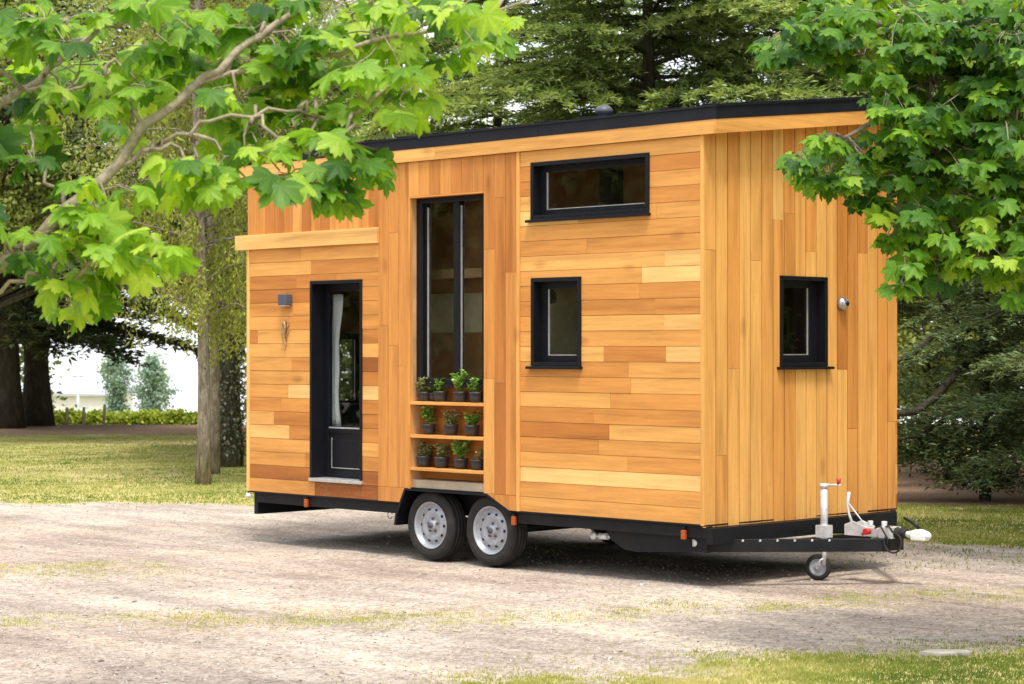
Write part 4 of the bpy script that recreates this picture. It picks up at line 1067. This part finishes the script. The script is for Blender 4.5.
# light trees behind
broadleaf(at(400, 42), 9, .15, 5.6, (2.8, 2.6, 2.7), 220, 120, 51, 'light', 'pale sunlit bushy tree behind the low end of the roof')
broadleaf(at(520, 47), 8, .15, 5.0, (2.8, 2.6, 2.2), 110, 100, 52, 'light', 'light green tree seen between the cedars')
broadleaf(at(300, 44), 10, .16, 5.8, (3.4, 2.6, 3.9), 260, 120, 53, 'grey', 'grey-green tree filling the gap behind the rear end of the house')
def OF(a_): return tuple((RT * a_)[:2])
broadleaf(at(232, 43), 12, .2, 7.0, (3.4, 3.4, 3.6), 330, 130, 54, 'grey', 'wide grey-green tree high behind the hanging foliage', off=OF(-2.4), leaf=(.10, .07), cr=.55)
broadleaf(at(-30, 42), 11, .2, 6.9, (3.6, 3.4, 3.7), 330, 130, 55, 'light', 'yellowish tree behind the upper left branches', off=OF(2.2), leaf=(.10, .07), cr=.55)
broadleaf(at(925, 50), 8, .12, 3.2, (3.0, 2.4, 2.8), 220, 120, 56, 'light', 'sunlit yellow-green tree glimpsed through the crooked limbs', leaf=(.12, .09))
broadleaf(at(1010, 38), 9, .15, 6.4, (2.4, 2.4, 2.0), 90, 110, 57, 'grey', 'pale grey-leaved tree behind the right cedar')

# far wood
def far_wood():
    lv = Leaves(); r = np.random.default_rng(77)
    for i in range(3600):
        d = r.uniform(54, 64); px = r.uniform(-250, 1300)
        if 30 < px < 232: continue
        a = (px - 512) / FPX * d
        top = 11.5 + 3.5 * fbm(a, 0, .15, 9) + (2.5 if px > 820 else 0) - (6.5 if 380 < px < 600 else 0) - (4.0 if 640 < px < 840 else 0)
        z = r.uniform(0, 1) ** .8 * top + terrain_z(a, d); n_ = 60
        P = ad(a, d, z) + r.normal(0, .5, (n_, 3)); D = r.normal(0, 1, (n_, 3)); Nn = r.normal(0, .7, (n_, 3)) + np.array([0, 0, 1])
        lv.dia(P, D, Nn, .22 * r.uniform(.6, 1.3, n_), .16 * np.ones(n_), r.normal(.45, .15) + r.normal(0, .12, n_))
    o = lv.build('far_wood', M['wood_far']); tag(o, 'green wood closing the view behind the garden trees', 'wood', None, 'stuff')
far_wood()
def unseen_wood(label, c, ax, hl, seed):  # out-of-view foliage added to darken what the window panes reflect
    lv = Leaves(); r = np.random.default_rng(seed); ax = unit(np.array([*ax, 0.0])); nx = np.array([-ax[1], ax[0], 0])
    for i in range(2200):
        u = r.uniform(-hl, hl); z = r.uniform(0, 1) ** .8 * (11 + 2.5 * fbm(u, 0, .2, seed)); n_ = 60
        P = np.array([c[0], c[1], z]) + ax * u + nx * r.uniform(0, 5) + r.normal(0, .6, (n_, 3)); P[:, 2] = np.maximum(P[:, 2], 0)
        lv.dia(P, r.normal(0, 1, (n_, 3)), r.normal(0, .7, (n_, 3)) + np.array([0, 0, 1]), .44 * r.uniform(.6, 1.3, n_), .34 * np.ones(n_), r.normal(.45, .15) + r.normal(0, .12, n_))
    o = lv.build('far_wood', M['wood_far']); tag(o, label, 'wood', None, 'stuff')  # added for the reflections, separate from the wood in view
unseen_wood('unseen wood added left of the drive for the side panes to reflect', ad(-34, 12), (FW[0], FW[1]), 26, 5)
unseen_wood('unseen wood added right of the drive for the front pane to reflect', ad(26, 22), (FW[0], FW[1]), 22, 6)
broadleaf(ad(6.5, 17.6), 9, .15, 6.6, (2.7, 2.7, 2.2), 260, 190, 58, 'maple2', 'broad tree added just outside the right edge to shade the grass', leaf=(.16, .13))  # added tree, placed for the shade it casts on the right strip

# poplars, farm building, pole, vines and posts beyond the lawn
for px, lb, s_ in ((116, 'left of the two blue-green poplars in the sky gap', 1), (153, 'right of the two blue-green poplars in the sky gap, slightly wider', 2)):
    r = np.random.default_rng(s_); b = at(px, 112, terrain_z(0, 112)); e = empty('poplar_tree', tuple(b)); tag(e, lb, 'tree', 'pair of poplars beyond the vineyard')
    zt = CAM[2] + (HOR - 359) / FPX * 112 - b[2]; tk = MB(); tk.tube([(0, 0, -.1), (0, 0, zt * .5), (0, 0, zt * .95)], [.14, .09, .02], 8); tk.build('trunk', M['bark_pale'], e)
    lv = Leaves()
    for k in range(150):
        t = r.random(); z = zt * (.22 + .78 * t); R = (.78 + .12 * s_) * (1 - .25 * t * t - .3 * (t > .93)) * (.8 + .35 * math.sin(t * 13 + s_ * 2)); th = r.uniform(0, 6.28); rr = R * r.uniform(.2, 1)
        c = np.array([math.cos(th) * rr, math.sin(th) * rr, z]); n_ = 45
        lv.dia(c + r.normal(0, .2, (n_, 3)), r.normal(0, 1, (n_, 3)), r.normal(0, .7, (n_, 3)) + np.array([0, 0, .6]), .18 * np.ones(n_), .13 * np.ones(n_), r.normal(.5, .25) + r.normal(0, .12, n_))
    lv.build('crown', M['poplar'], e)
def farm():
    d = 118; zb = terrain_z(0, d); zt = CAM[2] + (HOR - 396) / FPX * d; a0 = (12 - 512) / FPX * d; a1 = (107 - 512) / FPX * d
    e = empty('farm_building', tuple(ad((a0 + a1) / 2, d, zb))); o0 = ad((a0 + a1) / 2, d, zb); hw = (a1 - a0) / 2; h = zt - zb
    def Q(a, dd, z): return tuple(RT * a + FW * dd + np.array([0, 0, z]))
    mb = MB(); vs = [Q(-hw, 0, 0), Q(hw, 0, 0), Q(hw, 8, 0), Q(-hw, 8, 0), Q(-hw, 0, h), Q(hw, 0, h), Q(hw, 8, h), Q(-hw, 8, h)]
    bf = [(0, 3, 2, 1), (4, 5, 6, 7), (0, 1, 5, 4), (1, 2, 6, 5), (2, 3, 7, 6), (3, 0, 4, 7)]
    mb.add(vs, bf); mb.build('wall', M['concrete'], e)
    mb = MB(); g = .3
    mb.add([Q(-hw - g, -g, h + .003), Q(hw + g, -g, h + .003), Q(hw + g, 8.3, h + .003), Q(-hw - g, 8.3, h + .003), Q(-hw - g, -g, h + .2), Q(hw + g, -g, h + .1), Q(hw + g, 8.3, h + .3), Q(-hw - g, 8.3, h + .5)], bf); mb.build('roof', M['slate'], e)
    tag(e, 'low white building with a thin grey roof beyond the vines', 'building')
farm()
d = 100; b = at(78, d, terrain_z(0, d)); e = empty('utility_pole', tuple(b)); tag(e, 'grey utility pole in front of the white building', 'pole')
zt = CAM[2] + (HOR - 371) / FPX * d - b[2]
mb = MB(); mb.tube([(0, 0, -.2), (0, 0, zt)], [.09, .07], 8); mb.build('pole', M['slate'], e)
mb = MB(); mb.tube([tuple(RT * -.25 + np.array([0, 0, zt - .25])), tuple(RT * .25 + np.array([0, 0, zt - .25]))], .05, 6); mb.tube([tuple(np.array([0, 0, zt - 1.6])), tuple(RT * .5 + np.array([0, 0, zt - 1.75]))], .035, 6); mb.build('crossarm', M['slate'], e)
pos = ['first', 'second', 'third', 'fourth', 'fifth', 'sixth', 'seventh', 'eighth', 'ninth', 'tenth']
d = 61.0
for k in range(10):
    px = 54 + k * 15.5; zz = terrain_z(0, d); b = at(px, d, zz); e = empty('grapevine', tuple(b)); r = np.random.default_rng(200 + k)
    tag(e, '%s bright green grapevine from the left in the row beyond the lawn' % pos[k], 'grapevine', 'row of grapevines beyond the lawn')
    zt = (CAM[2] + (HOR - 413) / FPX * d - zz) * r.uniform(.84, 1.08)
    mb = MB(); mb.tube([(0, 0, -.05), (.02, 0, .35), tuple(RT * .03 + np.array([0, 0, zt * .8]))], [.03, .024, .012], 6); mb.build('trunk', M['bark_dark'], e)
    lv = Leaves(); n_ = 420
    P = (RT[None] * r.normal(0, .15, n_)[:, None] + FW[None] * r.normal(0, .12, n_)[:, None]); P[:, 2] = zt * (.32 + .66 * r.random(n_) ** .8) + .05 * np.sin(P[:, 0] * 9 + k)
    lv.dia(P, r.normal(0, 1, (n_, 3)), r.normal(0, .8, (n_, 3)) + np.array([0, 0, .7]), .12 * np.ones(n_), .11 * np.ones(n_), r.normal(.55, .25, n_)); lv.build('foliage', M['vine'], e)
for k, (px, lb) in enumerate(((52, 'leftmost dark vineyard post'), (67, 'dark vineyard post second from the left'), (84, 'dark vineyard post third from the left'), (103, 'rightmost and tallest of the four vineyard posts'))):
    dd = 59.5; zz = terrain_z(0, dd); b = at(px, dd, zz); zt = CAM[2] + (HOR - (405 if k == 3 else 408)) / FPX * dd - zz
    mb = MB(); mb.tube([tuple(b - np.array([0, 0, .1])), tuple(b + RT * .05 * (k == 3) + np.array([0, 0, zt]))], [.045, .04], 8); mb.lathe([(.042, 0), (.03, .02), (0, .03)], tuple(b + RT * .05 * (k == 3) + np.array([0, 0, zt])), (0, 0, 1), 8)
    o = mb.build('vineyard_post', M['post']); tag(o, lb, 'post', 'posts of the vine row')

# pale flat stone lying in the verge
mb = MB(); c = at(946, 12.55, -.004); r = np.random.default_rng(3); k = 18; pr = [tuple(RT[:2] * math.cos(t) * .16 * r.uniform(.8, 1.1) + FW[:2] * math.sin(t) * .07 * r.uniform(.8, 1.15)) for t in np.linspace(0, 2 * PI, k, endpoint=False)]
mb.add([(c[0] + x, c[1] + y, -.01) for x, y in pr] + [(c[0] + x, c[1] + y, .014) for x, y in pr] + [(c[0] + x * .8, c[1] + y * .8, .022) for x, y in pr],
       [(i, (i + 1) % k, (i + 1) % k + k, i + k) for i in range(k)] + [(i + k, (i + 1) % k + k, (i + 1) % k + 2 * k, i + 2 * k) for i in range(k)] + [[i + 2 * k for i in range(k)]])
tag(mb.build('flat_stone', M['stone'], None), 'pale flat stone lying in the grass at lower right', 'stone')

# ------------------------------------------------------------------ the two maples in front
half = [(0, 1.0), (7, .82), (14, .86), (20, .74), (28, .60), (35, .78), (43, .86), (49, 1.0), (56, .84), (65, .82), (74, .60), (86, .70), (98, .86), (110, .66), (126, .60), (148, .50), (170, .26)]
ang = [a for a, _ in half] + [-a for a, _ in half[:0:-1]]; rad_ = [b for _, b in half] + [b for _, b in half[:0:-1]]
TPL = np.array([[math.sin(math.radians(a)) * q, math.cos(math.radians(a)) * q, 0] for a, q in zip(ang, rad_)])
fold_ = np.array([math.cos(math.radians(a) * 3.4) for a in ang])
TPL[:, 2] = -0.26 * (np.array(rad_) ** 2) + 0.07 * fold_ * np.array(rad_)
TPLV = np.concatenate([np.array([[0, 0.02, 0.03]]), TPL]); KN = len(TPL)
TPLF = np.array([[0, 1 + (i + 1) % KN, 1 + i] for i in range(KN)])

VEIN = np.array([.10 if min(abs(abs(a) - q) for q in (0, 47, 97)) < 9 else -.03 for a in ang])

def maple(base, limbs, clusters, mat, label, leafr, seed, dspread=.45, petiole=.09, trunk_r=.17, trunk_h=6.5, per=5, dens=1.0):
    r = np.random.default_rng(seed); base = np.array(base); e = empty('maple_tree', tuple(base)); tag(e, label, 'tree')
    tk = MB(); hs = np.linspace(0, 1, 10)
    tk.tube([base * 0 + np.array([.06 * math.sin(h * 6), .05 * math.cos(h * 5), h * trunk_h - .1]) for h in hs], [trunk_r * (1.35 if h == 0 else 1) * (1 - .7 * h) for h in hs], 14)
    nodes = []
    for pts, r0, r1 in limbs:
        P = [np.array(p) - base for p in pts]; dense = []
        for a, b in zip(P, P[1:]):
            for t in np.linspace(0, 1, 5, endpoint=False): dense.append(a + (b - a) * t + (r.normal(0, .012, 3)))
        dense.append(P[-1]); rr = np.linspace(r0, r1, len(dense)) * r.uniform(.92, 1.1, len(dense))
        tk.tube(dense, list(rr), 9); nodes += dense[2:]
    nodes = np.array(nodes)
    VV = []; FF = []; TT = []; nv = 0
    for (px, py, rx, ry, d) in clusters:
        c = at3(px, py, d) - base
        nr = max(2, int(dens * rx * ry * PI / (450 * (leafr / .085 * 9 / d) ** 2)))
        j = np.argmin(np.linalg.norm(nodes - c, axis=1) + .4 * np.maximum(0, nodes[:, 2] - c[2]))
        ctone = r.normal(.5, .1)
        tk.tube(curve_pts(nodes[j], c, .06, 6, .02, r), [.012, .010, .009, .007, .006, .004], 5)
        for k in range(nr):
            th = r.uniform(0, 6.28); q = r.random() ** .5; dd = r.normal(0, dspread)
            p = at3(px + rx * q * math.cos(th), py + ry * q * math.sin(th), d + dd) - base
            tk.tube(curve_pts(c + r.normal(0, .03, 3), p, .03, 4, .01, r), [.0045, .0035, .003, .002], 4, cap=False)
            od = unit(p - c + r.normal(0, .08, 3)); n_ = per + r.integers(-1, 2); t0 = ctone + .16 * (p[2] - c[2]) / .2 * .3 + r.normal(0, .1)
            for m_ in range(n_):
                an = 2 * PI * m_ / n_ + r.normal(0, .35)
                dv = unit(np.array([math.cos(an), math.sin(an), r.uniform(-.55, .15)]) + od * .35)
                q0 = p + dv * petiole * r.uniform(.5, 1.2); sc = leafr * r.uniform(.50, 1.20)
                tk.tube([p, (p + q0) / 2 + np.array([0, 0, .008]), q0], [.0016, .0012, .0010], 3, tone=.9, cap=False)
                dr = unit(dv + np.array([0, 0, r.uniform(-1.0, -.1)])); nn = unit(np.array([0, 0, 1.0]) + r.normal(0, .38, 3) - FW * .35 + dv * .15)
                x = unit(np.cross(dr, nn)); z_ = np.cross(x, dr)
                tv = TPLV.copy(); tv[:, 2] *= r.uniform(.5, 1.8); tv[:, 0] *= r.uniform(.85, 1.1)
                VV.append(q0 + (x * tv[:, 0:1] + dr * tv[:, 1:2] + z_ * tv[:, 2:3]) * sc); FF.append(TPLF + nv); nv += len(TPLV)
                TT.append(np.clip(t0 + r.normal(0, .21) + VEIN, 0, 1))
    tk.build('trunk', M['twig'], e, recalc=False)
    np_mesh('crown', np.concatenate(VV), np.concatenate(FF), np.concatenate(TT), M[mat], e)
    return e

bL = ad(-4.6, 9.2, 0)
limbsL = [
 ([bL + np.array([0, 0, 1.1]), at3(-330, 400, 8.9), at3(-130, 340, 8.8), at3(0, 268, 8.8), at3(85, 193, 8.9), at3(160, 112, 9.0), at3(235, 52, 9.2), at3(300, 10, 9.3), at3(360, -40, 9.3), at3(430, -70, 9.1)], .036, .009),
 ([bL + np.array([0, 0, 1.9]), at3(-260, 230, 9.3), at3(-60, 135, 9.2), at3(20, 92, 9.2), at3(70, 55, 9.2), at3(150, 0, 9.3), at3(230, -60, 9.4)], .024, .008),
 ([at3(100, 178, 8.95), at3(150, 150, 9.0), at3(215, 118, 9.0), at3(300, 110, 9.1), at3(350, 120, 9.1)], .012, .005),
 ([at3(20, 92, 9.2), at3(70, 88, 9.1), at3(110, 70, 9.1)], .010, .005),
 ([at3(190, 85, 9.1), at3(280, 60, 9.2), at3(380, 40, 9.2), at3(470, 20, 9.2), at3(530, 0, 9.2)], .014, .005),
 ([at3(-60, 310, 8.8), at3(-20, 300, 8.8), at3(30, 275, 8.8), at3(70, 290, 8.8)], .012, .005)]
clL = [(28, 150, 48, 26, 9), (100, 205, 75, 26, 8.9), (70, 235, 55, 30, 8.9), (120, 250, 55, 35, 8.8), (88, 300, 28, 30, 8.8), (60, 262, 30, 22, 8.9), (200, 172, 48, 22, 9), (170, 160, 30, 12, 9), (310, 158, 40, 28, 9.1), (345, 168, 34, 26, 9.0), (260, 140, 40, 16, 9.1), (285, 168, 42, 24, 9.05), (245, 152, 34, 20, 9.0), (232, 180, 26, 16, 9.0), (300, 140, 40, 20, 9.1), (355, 150, 26, 24, 9.05), (190, 178, 40, 16, 8.95),
 (50, 25, 60, 35, 9.2), (160, 25, 65, 32, 9.3), (270, 40, 70, 40, 9.3), (380, 40, 65, 45, 9.4), (440, 25, 60, 32, 9.4), (495, 8, 40, 18, 9.4), (240, 100, 50, 24, 9.2), (60, 90, 55, 30, 9.3), (140, 85, 45, 26, 9.2), (330, 95, 55, 25, 9.3), (405, 92, 35, 18, 9.3), (5, 255, 22, 22, 8.8), (130, 120, 30, 18, 9.1),
 (290, 85, 60, 30, 9.6), (180, 60, 60, 30, 9.8), (350, 10, 90, 25, 9.6), (90, 60, 70, 40, 9.7),
 (-60, 60, 50, 60, 8.5), (-60, 200, 50, 50, 8.6), (-160, 60, 80, 80, 8.3)]
maple(bL, limbsL, clL, 'maple', 'maple at left whose big bright leaves hang over the rear of the house', .098, 61, .28, .085, dens=.82)
bR = ad(4.9, 12.4, 0)
limbsR = [
 ([bR + np.array([0, 0, 1.7]), at3(1160, 180, 12.4), at3(1050, 150, 12.3), at3(960, 130, 12.2), at3(890, 120, 12.1), at3(835, 140, 12.0)], .05, .008),
 ([bR + np.array([0, 0, 2.6]), at3(1150, 60, 12.5), at3(1040, 40, 12.4), at3(940, 25, 12.3), at3(850, 20, 12.2), at3(780, 40, 12.1)], .045, .008),
 ([bR + np.array([0, 0, 1.2]), at3(1150, 290, 12.2), at3(1060, 260, 12.1), at3(980, 240, 12.0), at3(920, 240, 11.9)], .035, .008)]
clR = [(800, 40, 42, 20, 12.1), (835, 18, 50, 22, 12.2), (775, 44, 22, 12, 12.1), (862, 52, 36, 24, 12.3), (900, 20, 60, 28, 12.3), (960, 30, 60, 35, 12.4), (1010, 25, 40, 35, 12.2), (890, 88, 34, 28, 12.2), (930, 80, 55, 40, 12.4), (985, 90, 50, 45, 12.6),
 (1010, 120, 35, 50, 12.0), (845, 150, 28, 12, 12.0), (815, 150, 26, 16, 12.0), (802, 160, 18, 12, 11.9), (830, 170, 22, 18, 12.0), (900, 150, 34, 26, 12.1), (870, 180, 30, 20, 12.0), (930, 150, 50, 40, 12.3), (975, 160, 45, 40, 12.4),
 (905, 200, 36, 26, 12.0), (895, 225, 18, 16, 11.9), (945, 215, 45, 30, 12.1), (995, 205, 45, 40, 12.2), (915, 265, 26, 16, 12.0), (940, 258, 36, 22, 12.0), (985, 255, 45, 26, 12.1), (1015, 275, 30, 24, 12.0), (905, 285, 10, 9, 11.9),
 (1060, 60, 50, 80, 12.4), (1060, 220, 50, 70, 12.2), (1120, 120, 60, 100, 12.5)]
maple(bR, limbsR, clR, 'maple2', 'dense maple at right covering the top corner of the house front', .077, 62, .42, .07, per=6, dens=1.35)

# ------------------------------------------------------------------ light
SUN_EL = math.radians(66)
sd = unit(np.array([0.80, -0.60, 0.0]))          # horizontal direction towards the sun
az = math.atan2(sd[0], sd[1])
w = bpy.data.worlds.new('World'); scene.world = w; w.use_nodes = True; nt = w.node_tree
for n in list(nt.nodes): nt.nodes.remove(n)
out = N(nt, 'ShaderNodeOutputWorld'); bg = N(nt, 'ShaderNodeBackground'); sky = N(nt, 'ShaderNodeTexSky')
sky.sky_type = 'NISHITA'; sky.sun_disc = False; sky.sun_elevation = SUN_EL; sky.sun_rotation = az
sky.air_density = 1.0; sky.dust_density = 4.0; sky.ozone_density = 1.0
# the sky stays bright to and below the level of the hilltop: the land falls away beyond the lawn
geo = N(nt, 'ShaderNodeTexCoord'); sx = N(nt, 'ShaderNodeSeparateXYZ'); L(nt, geo.outputs['Generated'], sx.inputs[0])
zz = math_(nt, 'MAXIMUM', sx.outputs[2], 0.03); cx = N(nt, 'ShaderNodeCombineXYZ'); L(nt, sx.outputs[0], cx.inputs[0]); L(nt, sx.outputs[1], cx.inputs[1]); L(nt, zz, cx.inputs[2])
L(nt, cx.outputs[0], sky.inputs[0])
c = mix(nt, 0.65, sky.outputs[0], (7.5, 7.6, 7.8))     # thin white overcast veiling the blue
L(nt, c, bg.inputs[0]); bg.inputs[1].default_value = 0.15
L(nt, bg.outputs[0], out.inputs[0])
sl = bpy.data.lights.new('sun', 'SUN'); sl.energy = 2.2; sl.angle = math.radians(13); sl.color = (1.0, 0.955, 0.88)
so = bpy.data.objects.new('sun', sl); COL.objects.link(so)
tosun = Vector((sd[0] * math.cos(SUN_EL), sd[1] * math.cos(SUN_EL), math.sin(SUN_EL)))
so.rotation_euler = tosun.to_track_quat('Z', 'Y').to_euler(); so.location = (5, -5, 20)

# ------------------------------------------------------------------ camera
cd = bpy.data.cameras.new('camera'); cd.sensor_width = 36; cd.lens = FPX * 36 / 1024; cd.clip_start = 0.1; cd.clip_end = 2000
co = bpy.data.objects.new('camera', cd); COL.objects.link(co); co.location = CAM; co.rotation_euler = (PI / 2 + PITCH, 0, -YAW); scene.camera = co
cd.dof.use_dof = True; cd.dof.focus_distance = 16.5; cd.dof.aperture_fstop = 5.6

scene.view_settings.view_transform = 'Standard'; scene.view_settings.look = 'None'; scene.view_settings.gamma = 1
scene.view_settings.use_curve_mapping = False; scene.view_settings.exposure = 0.76
scene.cycles.max_bounces = 8; scene.cycles.transparent_max_bounces = 12; scene.cycles.use_denoising = True
scene.render.film_transparent = False
